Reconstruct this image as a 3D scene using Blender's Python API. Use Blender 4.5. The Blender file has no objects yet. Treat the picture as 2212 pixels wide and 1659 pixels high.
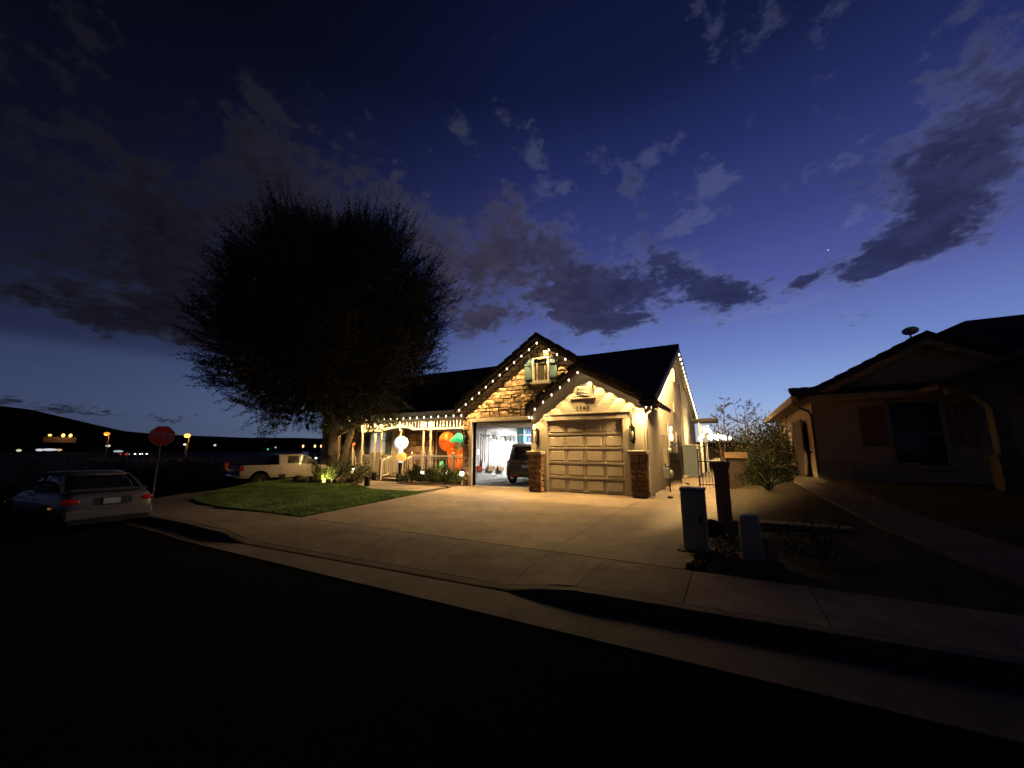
import bpy, math, random
import numpy as np
from mathutils import Vector, Matrix

S = bpy.context.scene
COL = S.collection
R = math.radians

# ------------------------------------------------------------------ camera, exposure
cd = bpy.data.cameras.new('camera'); cam = bpy.data.objects.new('camera', cd); COL.objects.link(cam)
cam.location = (0, 0, 1.5)
cam.rotation_euler = (R(90 + 9.75), 0, R(29.0))
cd.sensor_width = 36; cd.lens = 36 * 832 / 2212; cd.clip_start = .05; cd.clip_end = 9000
S.camera = cam
S.view_settings.view_transform = 'Standard'; S.view_settings.look = 'None'
S.view_settings.exposure = 0; S.view_settings.gamma = 1; S.view_settings.use_curve_mapping = False
S.cycles.max_bounces = 5; S.cycles.diffuse_bounces = 3; S.cycles.glossy_bounces = 2
S.cycles.transmission_bounces = 3; S.cycles.transparent_max_bounces = 6
S.cycles.sample_clamp_indirect = 3.0; S.cycles.caustics_reflective = False; S.cycles.caustics_refractive = False

# ------------------------------------------------------------------ world: dusk sky with clouds
def lin(c):
    return tuple(((v / 255 + .055) / 1.055) ** 2.4 if v > 10 else v / 255 / 12.92 for v in c)

W = bpy.data.worlds.new('World'); S.world = W; W.use_nodes = True
nt = W.node_tree; nt.nodes.clear()
def N(t, **k):
    n = nt.nodes.new(t)
    for a, b in k.items(): setattr(n, a, b)
    return n
def ma(op, a, b=None, c=None, clamp=False):
    n = N('ShaderNodeMath', operation=op, use_clamp=clamp)
    for i, v in enumerate((a, b, c)):
        if v is None: continue
        if hasattr(v, 'links'): nt.links.new(v, n.inputs[i])
        else: n.inputs[i].default_value = v
    return n.outputs[0]
def ramp(fac, stops, interp='LINEAR'):
    n = N('ShaderNodeValToRGB'); cr = n.color_ramp; cr.interpolation = interp
    while len(cr.elements) < len(stops): cr.elements.new(.5)
    for e, (p, c) in zip(cr.elements, stops):
        e.position = p; e.color = (c[0], c[1], c[2], 1) if hasattr(c, '__len__') else (c, c, c, 1)
    nt.links.new(fac, n.inputs[0]); return n.outputs[0]
def mixc(f, a, b, mode='MIX'):
    n = N('ShaderNodeMix', data_type='RGBA', blend_type=mode)
    for i, v in ((0, f), (6, a), (7, b)):
        if hasattr(v, 'links'): nt.links.new(v, n.inputs[i])
        else: n.inputs[i].default_value = v if i == 0 else (*v, 1)
    return n.outputs[2]
tc = N('ShaderNodeTexCoord'); sp = N('ShaderNodeSeparateXYZ'); nt.links.new(tc.outputs['Generated'], sp.inputs[0])
X, Y, Z = sp.outputs
el = ma('MULTIPLY', ma('ARCSINE', Z), 180 / math.pi)
az = ma('MULTIPLY', ma('ARCTAN2', X, Y), 180 / math.pi)
SUN_AZ, SUN_EL = 6.0, -3.0
daz = ma('ABSOLUTE', ma('SUBTRACT', az, SUN_AZ))
daz = ma('MINIMUM', daz, ma('SUBTRACT', 360, daz))
eln = ma('DIVIDE', ma('MAXIMUM', el, 0), 90, clamp=True)
grad = ramp(eln, [(0, lin((158, 178, 208))), (2.2 / 90, lin((150, 176, 214))), (6 / 90, lin((140, 168, 222))),
                  (12 / 90, lin((108, 131, 197))), (20 / 90, lin((78, 88, 158))), (28 / 90, lin((56, 64, 126))),
                  (37 / 90, lin((34, 43, 98))), (46 / 90, lin((13, 22, 61))), (60 / 90, lin((6, 10, 40))), (1, lin((3, 5, 26)))])
fall = ramp(ma('DIVIDE', daz, 180), [(0, 1.0), (30 / 180, .9), (43 / 180, .62), (58 / 180, .30), (72 / 180, .12), (90 / 180, .05), (1, .03)], 'B_SPLINE')
low = ramp(eln, [(0, 1.0), (8 / 90, 1.0), (16 / 90, 0.0)])          # pale band low on the horizon away from the sunset
def blobs(lst):
    tot = None
    for a0, e0, sa, se, amp, rot in lst:
        c, s = math.cos(R(rot)), math.sin(R(rot))
        da = ma('SUBTRACT', az, a0); de = ma('SUBTRACT', el, e0)
        u = ma('DIVIDE', ma('ADD', ma('MULTIPLY', da, c), ma('MULTIPLY', de, s)), sa)
        v = ma('DIVIDE', ma('SUBTRACT', ma('MULTIPLY', de, c), ma('MULTIPLY', da, s)), se)
        g = ma('MULTIPLY', ma('EXPONENT', ma('MULTIPLY', ma('ADD', ma('MULTIPLY', u, u), ma('MULTIPLY', v, v)), -1.0)), amp)
        tot = g if tot is None else ma('ADD', tot, g)
    return tot
glow = blobs([(2, -.5, 22, 3.4, 1.0, 0)])
sky = mixc(1.0, grad, fall, 'MULTIPLY')
sky = mixc(ma('MULTIPLY', glow, .65), sky, lin((222, 208, 168)))
side = ramp(ma('DIVIDE', daz, 180), [(0, 0.0), (40 / 180, 0.0), (75 / 180, 1.0), (95 / 180, .9), (130 / 180, .35), (1, .3)])
pale = ramp(eln, [(0, lin((34, 40, 66))), (4 / 90, lin((42, 52, 82))), (9.5 / 90, lin((38, 46, 78))), (11 / 90, lin((14, 17, 44))), (18 / 90, (0, 0, 0))])
sky = mixc(side, sky, pale, 'ADD')
ns = N('ShaderNodeTexSky', sky_type='NISHITA', sun_disc=False)
ns.sun_elevation = R(SUN_EL); ns.sun_rotation = R(SUN_AZ)
sky = mixc(.05, sky, ns.outputs[0], 'ADD')

# clouds on a flat layer overhead
den = ma('ADD', ma('MAXIMUM', Z, 0), .28)
cv = N('ShaderNodeCombineXYZ'); nt.links.new(ma('DIVIDE', X, den), cv.inputs[0]); nt.links.new(ma('DIVIDE', Y, den), cv.inputs[1])
def noise(scale, detail, rough, dist=0.0, off=0.0):
    n = N('ShaderNodeTexNoise'); n.inputs['Scale'].default_value = scale; n.inputs['Detail'].default_value = detail
    n.inputs['Roughness'].default_value = rough; n.inputs['Distortion'].default_value = dist
    va = N('ShaderNodeVectorMath', operation='ADD'); nt.links.new(cv.outputs[0], va.inputs[0]); va.inputs[1].default_value = (off, off * .7, 0)
    nt.links.new(va.outputs[0], n.inputs['Vector']); return n.outputs[0]
n1 = noise(3.6, 10, .62, .12, 3.1)
n2 = noise(10.5, 8, .64, .2, 8.2)
thick = blobs([(-9, 22.2, 9, 3.6, .62, -10), (-4, 24.0, 6, 2.6, .45, -25), (1.5, 20.0, 4.5, 1.6, .62, -4), (-17, 18.6, 5.5, 2.0, .68, -14), (-11, 18.3, 3.5, 1.4, .6, 0), (-22, 22, 8, 3.0, .56, -6), (-25, 29, 9, 5.5, .52, -30),
               (-37, 27, 7, 5, .5, -20), (-38, 22, 5, 3, .4, -20), (-46, 33, 9, 4.0, .46, -25), (-33, 19.2, 4.5, 1.6, .55, 12), (22.5, 25.5, 5.5, 5.5, .60, 12), (26, 31, 6, 5, .5, 0), (19, 21.5, 5, 2.6, .5, 30),
               (17.5, 19.8, 5.5, 1.6, .66, 10), (9.5, 19.6, 2.8, .9, .62, 14), (-25.8, 16.3, 2.2, .7, .58, 4), (-30.5, 16.0, 1.4, .3, .4, 0), (-60, 31, 9, 5, .50, -30), (-57, 25, 9, 6, .36, -35), (-76, 27, 11, 8, .42, -30), (-67, 36, 5, 2, .36, -30),
               (-72, 13.8, 18, 2.0, .66, -3), (-60, 16.5, 12, 2.4, .42, -6), (-68, 18, 14, 5, .36, -15), (-82, 4.0, 16, .9, .5, -2), (-9.5, 36, 3, 2.4, .44, 30), (-13, 30, 6, 3, .25, -30)])
thin = blobs([(-7, 38.4, 4.2, 1.5, .5, 10), (-15.5, 39.8, 3, 1.6, .4, 0), (-25, 39.8, 4, 1.6, .4, -20), (-37, 42.5, 4, 1.6, .42, -35), (1.4, 34.6, 3, 1.0, .48, 4),
              (1.4, 32.7, 3, 1.0, .5, 0), (-1, 29.6, 4.5, 1.3, .48, 6), (-22, 36.5, 4, 1.3, .36, 5), (18, 32, 5, 1.8, .42, 18), (15, 25, 4, 1.6, .46, 8),
              (-66, 39.5, 5, 2.2, .42, -25), (-75, 33.5, 5, 2, .34, -25), (-62, 36, 4, 2.6, .3, -40), (-6, 25, 8, 3, .36, -15), (16, 19, 9, 2.2, .36, 8), (-16, 25, 10, 4, .34, -20), (-1, 17.6, 8, 1.2, .3, -4)])
n3 = noise(26.0, 6, .6, .1, 2.7)
nn = ma('SUBTRACT', ma('ADD', ma('ADD', ma('MULTIPLY', n1, .8), ma('MULTIPLY', n2, .8)), ma('MULTIPLY', n3, .45)), 1.025)
dk = ma('ADD', ma('MULTIPLY', nn, 3.0), ma('SUBTRACT', ma('MULTIPLY', thick, 1.6), .42))
dt = ma('ADD', ma('MULTIPLY', nn, 2.3), ma('SUBTRACT', ma('MAXIMUM', ma('MULTIPLY', thin, 1.35), ma('MULTIPLY', thick, 1.55)), .26))
def sstep(v, a, b):
    n = N('ShaderNodeMapRange', interpolation_type='SMOOTHSTEP'); nt.links.new(v, n.inputs[0])
    n.inputs[1].default_value = a; n.inputs[2].default_value = b; return n.outputs[0]
lowel = ma('MULTIPLY', ma('SUBTRACT', 1, sstep(el, 7, 15)), .22)
dk = ma('SUBTRACT', dk, lowel); dt = ma('SUBTRACT', dt, lowel)
veil = ma('ADD', ma('MULTIPLY', ma('SUBTRACT', n1, .5), 1.6), blobs([(-30, 29, 15, 9, .5, -25), (-55, 28, 18, 10, .55, -25), (-75, 20, 14, 9, .5, -10), (22, 26, 9, 9, .5, 0), (-8, 23, 14, 5, .35, -8)]))
wisp = mixc(1.0, mixc(1.0, sky, (.95, .95, .88), 'MULTIPLY'), (.045, .050, .070), 'ADD')
wispf = mixc(1.0, wisp, fall, 'MULTIPLY')
wispc = mixc(.85, wisp, wispf)
c1 = mixc(ma('MULTIPLY', sstep(dt, 0.0, .42), .72), sky, wispc)
f2 = ramp(ma('DIVIDE', daz, 180), [(0, .85), (20 / 180, .9), (45 / 180, .95), (62 / 180, .42), (80 / 180, .13), (1, .05)], 'B_SPLINE')
darkc = mixc(1.0, mixc(sstep(daz, 8, 42), lin((42, 46, 84)), lin((58, 54, 72))), f2, 'MULTIPLY')
c1 = mixc(ma('MULTIPLY', sstep(veil, .15, .8), .5), c1, darkc)
darkv = mixc(sstep(n2, .38, .68), mixc(1.0, darkc, (.72, .72, .76), 'MULTIPLY'), mixc(1.0, darkc, (1.25, 1.25, 1.3), 'MULTIPLY'))
c2 = mixc(ma('MULTIPLY', sstep(dk, -.05, .72), .92), c1, darkv)
horizon = sstep(el, .5, 3.0)
skyc = mixc(horizon, sky, c2)
below = sstep(el, -1.5, 0.0)
skyc = mixc(below, (.004, .004, .006), skyc)
bg = N('ShaderNodeBackground'); bg.inputs['Strength'].default_value = 1.0
wo = N('ShaderNodeOutputWorld'); nt.links.new(skyc, bg.inputs[0]); nt.links.new(bg.outputs[0], wo.inputs[0])

# ------------------------------------------------------------------ materials
MATS = {}
def M(name, col, rough=.75, metal=0, n=.15, ns=3.0, bump=0, bs=40, spec=.35, coat=0, emit=None, es=0, rand=0, detail=5, trans=0, stain=0):
    if name in MATS: return MATS[name]
    m = bpy.data.materials.new(name); m.use_nodes = True; t = m.node_tree
    b = t.nodes['Principled BSDF']
    b.inputs['Roughness'].default_value = rough; b.inputs['Metallic'].default_value = metal
    b.inputs['Specular IOR Level'].default_value = spec
    if coat: b.inputs['Coat Weight'].default_value = coat; b.inputs['Coat Roughness'].default_value = .06
    co = t.nodes.new('ShaderNodeTexCoord')
    nz = t.nodes.new('ShaderNodeTexNoise'); nz.inputs['Scale'].default_value = ns; nz.inputs['Detail'].default_value = detail
    nz.inputs['Roughness'].default_value = .62
    t.links.new(co.outputs['Object'], nz.inputs['Vector'])
    cr = t.nodes.new('ShaderNodeValToRGB'); e = cr.color_ramp.elements
    e[0].position = .32; e[1].position = .7
    e[0].color = (*[max(0, c * (1 - n)) for c in col], 1); e[1].color = (*[min(1, c * (1 + n)) for c in col], 1)
    t.links.new(nz.outputs[0], cr.inputs[0]); out = cr.outputs[0]
    if rand:
        oi = t.nodes.new('ShaderNodeObjectInfo'); mr = t.nodes.new('ShaderNodeMapRange')
        mr.inputs[3].default_value = 1 - rand; mr.inputs[4].default_value = 1 + rand
        t.links.new(oi.outputs['Random'], mr.inputs[0])
        mx = t.nodes.new('ShaderNodeMix'); mx.data_type = 'RGBA'; mx.blend_type = 'MULTIPLY'; mx.inputs[0].default_value = 1
        t.links.new(out, mx.inputs[6]); t.links.new(mr.outputs[0], mx.inputs[7]); out = mx.outputs[2]
    if stain:
        for sc_, lo, hi, p0, p1 in ((.55, 1 - stain, 1.06, .36, .60), (3.5, 1 - stain * .6, 1.03, .40, .55), (60, .86, 1.08, .35, .65)):
            n3_ = t.nodes.new('ShaderNodeTexNoise'); n3_.inputs['Scale'].default_value = sc_; n3_.inputs['Detail'].default_value = 7; n3_.inputs['Roughness'].default_value = .68; n3_.inputs['Distortion'].default_value = .6
            t.links.new(co.outputs['Object'], n3_.inputs['Vector']); mr = t.nodes.new('ShaderNodeMapRange'); mr.inputs[1].default_value = p0; mr.inputs[2].default_value = p1; mr.inputs[3].default_value = lo; mr.inputs[4].default_value = hi
            t.links.new(n3_.outputs[0], mr.inputs[0]); mx = t.nodes.new('ShaderNodeMix'); mx.data_type = 'RGBA'; mx.blend_type = 'MULTIPLY'; mx.inputs[0].default_value = 1
            t.links.new(out, mx.inputs[6]); t.links.new(mr.outputs[0], mx.inputs[7]); out = mx.outputs[2]
    t.links.new(out, b.inputs['Base Color'])
    if bump:
        n2 = t.nodes.new('ShaderNodeTexNoise'); n2.inputs['Scale'].default_value = bs; n2.inputs['Detail'].default_value = 4
        t.links.new(co.outputs['Object'], n2.inputs['Vector'])
        bp = t.nodes.new('ShaderNodeBump'); bp.inputs['Strength'].default_value = bump; bp.inputs['Distance'].default_value = .02
        t.links.new(n2.outputs[0], bp.inputs['Height']); t.links.new(bp.outputs[0], b.inputs['Normal'])
    if emit:
        b.inputs['Emission Color'].default_value = (*emit, 1); b.inputs['Emission Strength'].default_value = es
    if trans: b.inputs['Transmission Weight'].default_value = trans
    MATS[name] = m; return m
stucco = M('stucco', (.58, .50, .37), .9, bump=.35, bs=60, n=.08, ns=1.2)
stucco_trim = M('stucco_trim', (.52, .45, .34), .85, bump=.2, bs=70, n=.06)
stone_m = M('stone', (.46, .32, .18), .92, n=.5, ns=9, bump=1.2, bs=18, rand=.38, detail=10)
stone_d = M('river_stone', (.32, .20, .12), .9, n=.45, ns=7, bump=.9, bs=20, rand=.45, detail=8)
mortar = M('mortar', (.10, .07, .045), .95, bump=.4, n=.3)
white = M('white_paint', (.72, .66, .52), .55, n=.05)
cream = M('cream_paint', (.60, .53, .40), .6, n=.07)
doorpaint = M('door_paint', (.74, .62, .44), .6, n=.06, ns=2)
tile_m = M('roof_tile', (.055, .042, .036), .85, n=.35, ns=4, bump=.3, rand=.3)
fascia_m = M('fascia_paint', (.26, .20, .135), .7, n=.1)
soffit_m = M('soffit', (.30, .24, .17), .8, n=.1)
teal = M('shutter_paint', (.10, .17, .17), .6, n=.12)
glass_d = M('dark_glass', (.02, .022, .025), .06, spec=.6, n=.0)
glass_w = M('blind_glass', (.10, .085, .05), .25, spec=.5, n=.2, ns=8)
black = M('black_iron', (.012, .012, .013), .45, spec=.4, n=.1)
blackp = M('black_plastic', (.012, .012, .012), .6, n=.2)
number_m = M('number_metal', (.04, .028, .02), .6)
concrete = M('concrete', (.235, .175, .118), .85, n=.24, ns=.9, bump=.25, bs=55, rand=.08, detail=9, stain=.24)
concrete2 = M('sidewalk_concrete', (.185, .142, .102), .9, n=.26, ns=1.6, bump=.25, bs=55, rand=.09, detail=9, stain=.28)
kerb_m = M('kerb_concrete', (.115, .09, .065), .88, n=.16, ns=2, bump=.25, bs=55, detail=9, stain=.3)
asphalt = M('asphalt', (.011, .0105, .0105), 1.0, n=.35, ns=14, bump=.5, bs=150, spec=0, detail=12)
soil = M('soil', (.085, .06, .042), .95, n=.35, ns=3, bump=.6, bs=30, spec=.1)
field_m = M('field_soil', (.035, .03, .022), .97, n=.4, ns=.3, spec=.05)
yard_m = M('yard_gravel', (.042, .032, .02), .95, n=.35, ns=5, bump=.8, bs=45, spec=.1)
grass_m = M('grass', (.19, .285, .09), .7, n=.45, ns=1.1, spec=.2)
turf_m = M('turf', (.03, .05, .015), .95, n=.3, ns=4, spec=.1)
bark = M('bark', (.17, .11, .07), .95, n=.4, ns=8, bump=1, bs=18)
leaf_d = M('tree_leaf', (.035, .042, .016), .7, n=.4, ns=1.5, spec=.2)
leaf_g = M('bush_leaf', (.07, .10, .03), .65, n=.4, ns=5, spec=.25)
leaf_o = M('dry_leaf', (.14, .09, .05), .8, n=.4, ns=5, spec=.2)
leaf_y = M('yellow_leaf', (.22, .24, .05), .7, n=.3, ns=6)
leaf_n = M('night_leaf', (.035, .04, .022), .8, n=.4, ns=4, spec=.1)
leaf_s = M('sage_leaf', (.08, .085, .045), .75, n=.35, ns=4)
iron_grey = M('grey_steel', (.13, .16, .18), .5, n=.1)
wood_b = M('dark_wood', (.05, .03, .02), .75, n=.3, ns=6)
wood_t = M('weathered_wood', (.14, .10, .06), .9, n=.3, ns=6)
plaster_w = M('garage_wallboard', (.70, .70, .68), .85, n=.04)
gfloor = M('garage_floor', (.34, .34, .34), .55, n=.12)

# ------------------------------------------------------------------ mesh helpers
ORG = {}
class MB:
    def __init__(s): s.v = []; s.f = []
    def add(s, vs, fs):
        o = len(s.v); s.v += [tuple(p) for p in vs]; s.f += [tuple(i + o for i in f) for f in fs]; return s
    def hexa(s, p):
        return s.add(p, [(0, 3, 2, 1), (4, 5, 6, 7), (0, 1, 5, 4), (1, 2, 6, 5), (2, 3, 7, 6), (3, 0, 4, 7)])
    def box(s, x0, x1, y0, y1, z0, z1):
        return s.hexa([(x0, y0, z0), (x1, y0, z0), (x1, y1, z0), (x0, y1, z0), (x0, y0, z1), (x1, y0, z1), (x1, y1, z1), (x0, y1, z1)])
    def obox(s, c, size, rot):
        c = Vector(c); sx, sy, sz = [q / 2 for q in size]
        ps = [(-sx, -sy, -sz), (sx, -sy, -sz), (sx, sy, -sz), (-sx, sy, -sz), (-sx, -sy, sz), (sx, -sy, sz), (sx, sy, sz), (-sx, sy, sz)]
        return s.hexa([c + rot @ Vector(q) for q in ps])
    def beam(s, a, b, w, h, up=(0, 0, 1)):
        a, b = Vector(a), Vector(b); d = (b - a).normalized(); r = d.cross(Vector(up))
        if r.length < 1e-4: r = d.cross(Vector((1, 0, 0)))
        r.normalize(); u = r.cross(d)
        q = []
        for e in (a, b):
            q += [e - r * w / 2 - u * h / 2, e + r * w / 2 - u * h / 2, e + r * w / 2 + u * h / 2, e - r * w / 2 + u * h / 2]
        return s.add(q, [(0, 3, 2, 1), (4, 5, 6, 7), (0, 1, 5, 4), (1, 2, 6, 5), (2, 3, 7, 6), (3, 0, 4, 7)])
    def ext(s, poly, vec):
        n = len(poly); vec = Vector(vec); a = [Vector(p) for p in poly]; b = [p + vec for p in a]
        s.add(a + b, [tuple(range(n))[::-1], tuple(range(n, 2 * n))] + [(i, (i + 1) % n, n + (i + 1) % n, n + i) for i in range(n)]); return s
    def tube(s, pts, rad, n=6, cap=True):
        pts = [Vector(p) for p in pts]
        if not hasattr(rad, '__len__'): rad = [rad] * len(pts)
        rings = []; prev = None
        for i, p in enumerate(pts):
            d = (pts[min(i + 1, len(pts) - 1)] - pts[max(i - 1, 0)]).normalized()
            if prev is None:
                a = d.cross(Vector((0, 0, 1)))
                if a.length < .05: a = d.cross(Vector((1, 0, 0)))
            else: a = prev - d * prev.dot(d)
            a.normalize(); prev = a; b = d.cross(a)
            rings.append([p + (a * math.cos(2 * math.pi * k / n) + b * math.sin(2 * math.pi * k / n)) * rad[i] for k in range(n)])
        o = len(s.v)
        for r in rings: s.v += [tuple(q) for q in r]
        for i in range(len(rings) - 1):
            for k in range(n):
                s.f.append((o + i * n + k, o + i * n + (k + 1) % n, o + (i + 1) * n + (k + 1) % n, o + (i + 1) * n + k))
        if cap:
            s.f.append(tuple(o + k for k in range(n))[::-1]); s.f.append(tuple(o + (len(rings) - 1) * n + k for k in range(n)))
        return s
    def lathe(s, c, prof, n=12, axis='Z', cap=True):
        o = len(s.v); c = Vector(c)
        for r, h in prof:
            for k in range(n):
                a = 2 * math.pi * k / n; q = (r * math.cos(a), r * math.sin(a), h)
                if axis == 'Y': q = (q[0], q[2], q[1])
                if axis == 'X': q = (q[2], q[0], q[1])
                s.v.append(tuple(c + Vector(q)))
        for i in range(len(prof) - 1):
            for k in range(n): s.f.append((o + i * n + k, o + i * n + (k + 1) % n, o + (i + 1) * n + (k + 1) % n, o + (i + 1) * n + k))
        if cap:
            s.f.append(tuple(o + k for k in range(n))[::-1]); s.f.append(tuple(o + (len(prof) - 1) * n + k for k in range(n)))
        return s
    def ball(s, c, r, n=14, m=9, mod=None):
        if not hasattr(r, '__len__'): r = (r, r, r)
        o = len(s.v); c = Vector(c)
        for i in range(m + 1):
            t = math.pi * i / m
            for k in range(n):
                a = 2 * math.pi * k / n; q = [math.sin(t) * math.cos(a), math.sin(t) * math.sin(a), math.cos(t)]
                g = mod(a, t) if mod else 1
                s.v.append((c[0] + q[0] * r[0] * g, c[1] + q[1] * r[1] * g, c[2] + q[2] * r[2]))
        for i in range(m):
            for k in range(n): s.f.append((o + i * n + k, o + (i + 1) * n + k, o + (i + 1) * n + (k + 1) % n, o + i * n + (k + 1) % n))
        return s
    def loft(s, rings, cap=True):
        o = len(s.v); n = len(rings[0])
        for r in rings: s.v += [tuple(q) for q in r]
        for i in range(len(rings) - 1):
            for k in range(n): s.f.append((o + i * n + k, o + i * n + (k + 1) % n, o + (i + 1) * n + (k + 1) % n, o + (i + 1) * n + k))
        if cap:
            s.f.append(tuple(o + k for k in range(n))[::-1]); s.f.append(tuple(o + (len(rings) - 1) * n + k for k in range(n)))
        return s
    def mesh(s, name, off=(0, 0, 0), smooth=False):
        me = bpy.data.meshes.new(name); ox, oy, oz = off
        me.from_pydata([(x - ox, y - oy, z - oz) for x, y, z in s.v], [], s.f); me.update()
        if smooth: me.polygons.foreach_set('use_smooth', [True] * len(me.polygons))
        return me
    def build(s, name, mat, parent=None, smooth=False, bevel=0, local=False):
        off = (0, 0, 0) if (parent is None or local) else ORG.get(parent.name, (0, 0, 0))
        o = bpy.data.objects.new(name, s.mesh(name, off, smooth)); COL.objects.link(o)
        if mat: o.data.materials.append(mat)
        if parent is not None: o.parent = parent; ORG[o.name] = ORG.get(parent.name, (0, 0, 0))
        if bevel:
            b = o.modifiers.new('bevel', 'BEVEL'); b.width = bevel; b.segments = 2; b.limit_method = 'ANGLE'
        return o
def tag(o, label=None, cat=None, group=None, kind=None):
    if label: o['label'] = label
    if cat: o['category'] = cat
    if group: o['group'] = group
    if kind: o['kind'] = kind
    return o
def thing(name, label, cat, loc, rz=0, group=None):
    o = bpy.data.objects.new(name, None); COL.objects.link(o); o.location = loc; o.rotation_euler = (0, 0, rz); o.empty_display_size = .2
    ORG[o.name] = tuple(loc); return tag(o, label, cat, group)
def inst(me, name, parent, loc, rot=None, scale=None):          # a further piece that shares mesh data; loc in world space
    o = bpy.data.objects.new(name, me); COL.objects.link(o); o.parent = parent
    off = ORG.get(parent.name, (0, 0, 0)); o.location = (loc[0] - off[0], loc[1] - off[1], loc[2] - off[2])
    if rot: o.rotation_euler = rot
    if scale: o.scale = scale
    return o
def struct(name, mb, mat, smooth=False):
    return tag(mb.build(name, mat, smooth=smooth), kind='structure')
def npmesh(name, v, nper, mat, parent=None):                    # v: (k*nper, 3) array, each nper rows one face
    v = np.asarray(v, np.float32).copy()
    if parent is not None: v -= np.array(ORG.get(parent.name, (0, 0, 0)), np.float32)
    k = len(v) // nper; me = bpy.data.meshes.new(name)
    me.vertices.add(len(v)); me.vertices.foreach_set('co', v.ravel())
    me.loops.add(len(v)); me.loops.foreach_set('vertex_index', np.arange(len(v), dtype=np.int32))
    me.polygons.add(k); me.polygons.foreach_set('loop_start', np.arange(k, dtype=np.int32) * nper)
    me.update(calc_edges=True)
    o = bpy.data.objects.new(name, me); COL.objects.link(o); me.materials.append(mat)
    if parent is not None: o.parent = parent; ORG[o.name] = ORG.get(parent.name, (0, 0, 0))
    return o
def leaves(P, L, Wd, rng, D=None, jit=.6):                      # rhombic leaves at points P, along D
    n = len(P); d = rng.normal(size=(n, 3))
    if D is not None: d = D + d * jit
    d /= np.linalg.norm(d, axis=1)[:, None] + 1e-9
    r = np.cross(d, rng.normal(size=(n, 3))); r /= np.linalg.norm(r, axis=1)[:, None] + 1e-9
    L = (L * rng.uniform(.6, 1.3, n))[:, None]; w = (Wd * rng.uniform(.6, 1.3, n))[:, None]
    q = np.stack([P, P + d * L * .5 + r * w * .5, P + d * L, P + d * L * .5 - r * w * .5], 1)
    return q.reshape(-1, 3)
def area(name, loc, tgt, size, power, col, parent=None, shape='DISK'):
    l = bpy.data.lights.new(name, 'AREA'); l.shape = shape; l.size = size; l.energy = power; l.color = col
    o = bpy.data.objects.new(name, l); COL.objects.link(o); o.location = loc
    o.rotation_euler = (Vector(tgt) - Vector(loc)).to_track_quat('-Z', 'Y').to_euler(); return o
def point(name, loc, power, col, r=.05):
    l = bpy.data.lights.new(name, 'POINT'); l.energy = power; l.color = col; l.shadow_soft_size = r
    o = bpy.data.objects.new(name, l); COL.objects.link(o); o.location = loc; return o
def spot(name, loc, d, power, col, ang, blend=.15, r=.03):
    l = bpy.data.lights.new(name, 'SPOT'); l.energy = power; l.color = col; l.spot_size = R(ang); l.spot_blend = blend; l.shadow_soft_size = r
    o = bpy.data.objects.new(name, l); COL.objects.link(o); o.location = loc
    o.rotation_euler = Vector(d).to_track_quat('-Z', 'Y').to_euler(); return o
def clip(poly, a, b, c):                                        # keep a*x+b*y<=c
    out = []
    for i in range(len(poly)):
        p, q = poly[i], poly[(i + 1) % len(poly)]; fp, fq = a * p[0] + b * p[1] - c, a * q[0] + b * q[1] - c
        if fp <= 0: out.append(p)
        if fp * fq < 0:
            t = fp / (fp - fq); out.append((p[0] + t * (q[0] - p[0]), p[1] + t * (q[1] - p[1])))
    return out
rnd = random.Random(7)
rng = np.random.default_rng(7)
WARM = (1.0, .66, .27)

# ------------------------------------------------------------------ ground, street, kerb, pavement
g = MB(); g.box(-2600, 2600, -1600, 3000, -1.4, -.95); struct('ground', g, field_m)
def slope(x): return -.03 * max(0.0, -10 - x)
PATH = []                                                       # kerb line: (point, normal to the lot)
def yk(x): return 3.95 + .045 * min(11, max(0, x + 8)) + .08 * min(4, max(0, -9 - x))
for x in np.arange(40, -13, -.4): PATH.append((Vector((x, yk(x), 0)), Vector((0, 1, 0))))
for a in np.linspace(0, 90, 40):
    c, s = math.cos(R(a)), math.sin(R(a)); PATH.append((Vector((-13 - 9 * s, 13.27 - 9 * c, 0)), Vector((s, c, 0))))
for y in np.arange(15, 70, 2.5): PATH.append((Vector((-22, y, 0)), Vector((1, 0, 0))))
def base(p): return slope(p.x) if p.y < 16.9 else slope(-22)
def drop(x):                                                    # 0 at full kerb, 1 at the dropped kerb of the driveway
    if x > -1.75: return 0
    if x > -2.45: return (-1.75 - x) / .7
    if x > -7.7: return 1
    if x > -8.4: return (x + 8.4) / .7
    return 0
def strip(prof, skirt=True):                                    # prof(p) -> list of (offset, z)
    m = MB(); k = None
    for p, nrm in PATH:
        pr = prof(p); k = len(pr)
        for off, z in pr:
            q = p + nrm * off; m.v.append((q.x, q.y, z + base(p)))
    for i in range(len(PATH) - 1):
        for j in range(k - 1): m.f.append((i * k + j, i * k + j + 1, (i + 1) * k + j + 1, (i + 1) * k + j)[::-1])
    return m
road = MB()
RX = list(np.arange(60, -8, -3)) + list(np.arange(-9, -22, -.5)) + [-21.95, -22.4, -25, -28, -31, -31.2] + list(np.arange(-34, -260, -12))
for x in RX:
    z = slope(max(x, -22)) - .15
    yb = 3.62 if x > -9 else (yk(x) - .33 if x > -13 else (13.27 - math.sqrt(max(0, 81 - (x + 13) ** 2)) - .33 if x > -21.9 else (70 if x > -31.1 else 3.6)))
    for y in (-9.0, -3.0, yb): road.v.append((x, y, z))
for i in range(len(RX) - 1):
    for j in range(2): road.f.append((i * 3 + j, i * 3 + j + 1, (i + 1) * 3 + j + 1, (i + 1) * 3 + j)[::-1])
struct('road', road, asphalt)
struct('gutter', strip(lambda p: [(-max(.36, p.y - 3.59) if p.x > -9 else -.36, z) for z in (-.5, -.135)] + [(-.01, -.128), (-.01, -.5)]), kerb_m)
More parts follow.
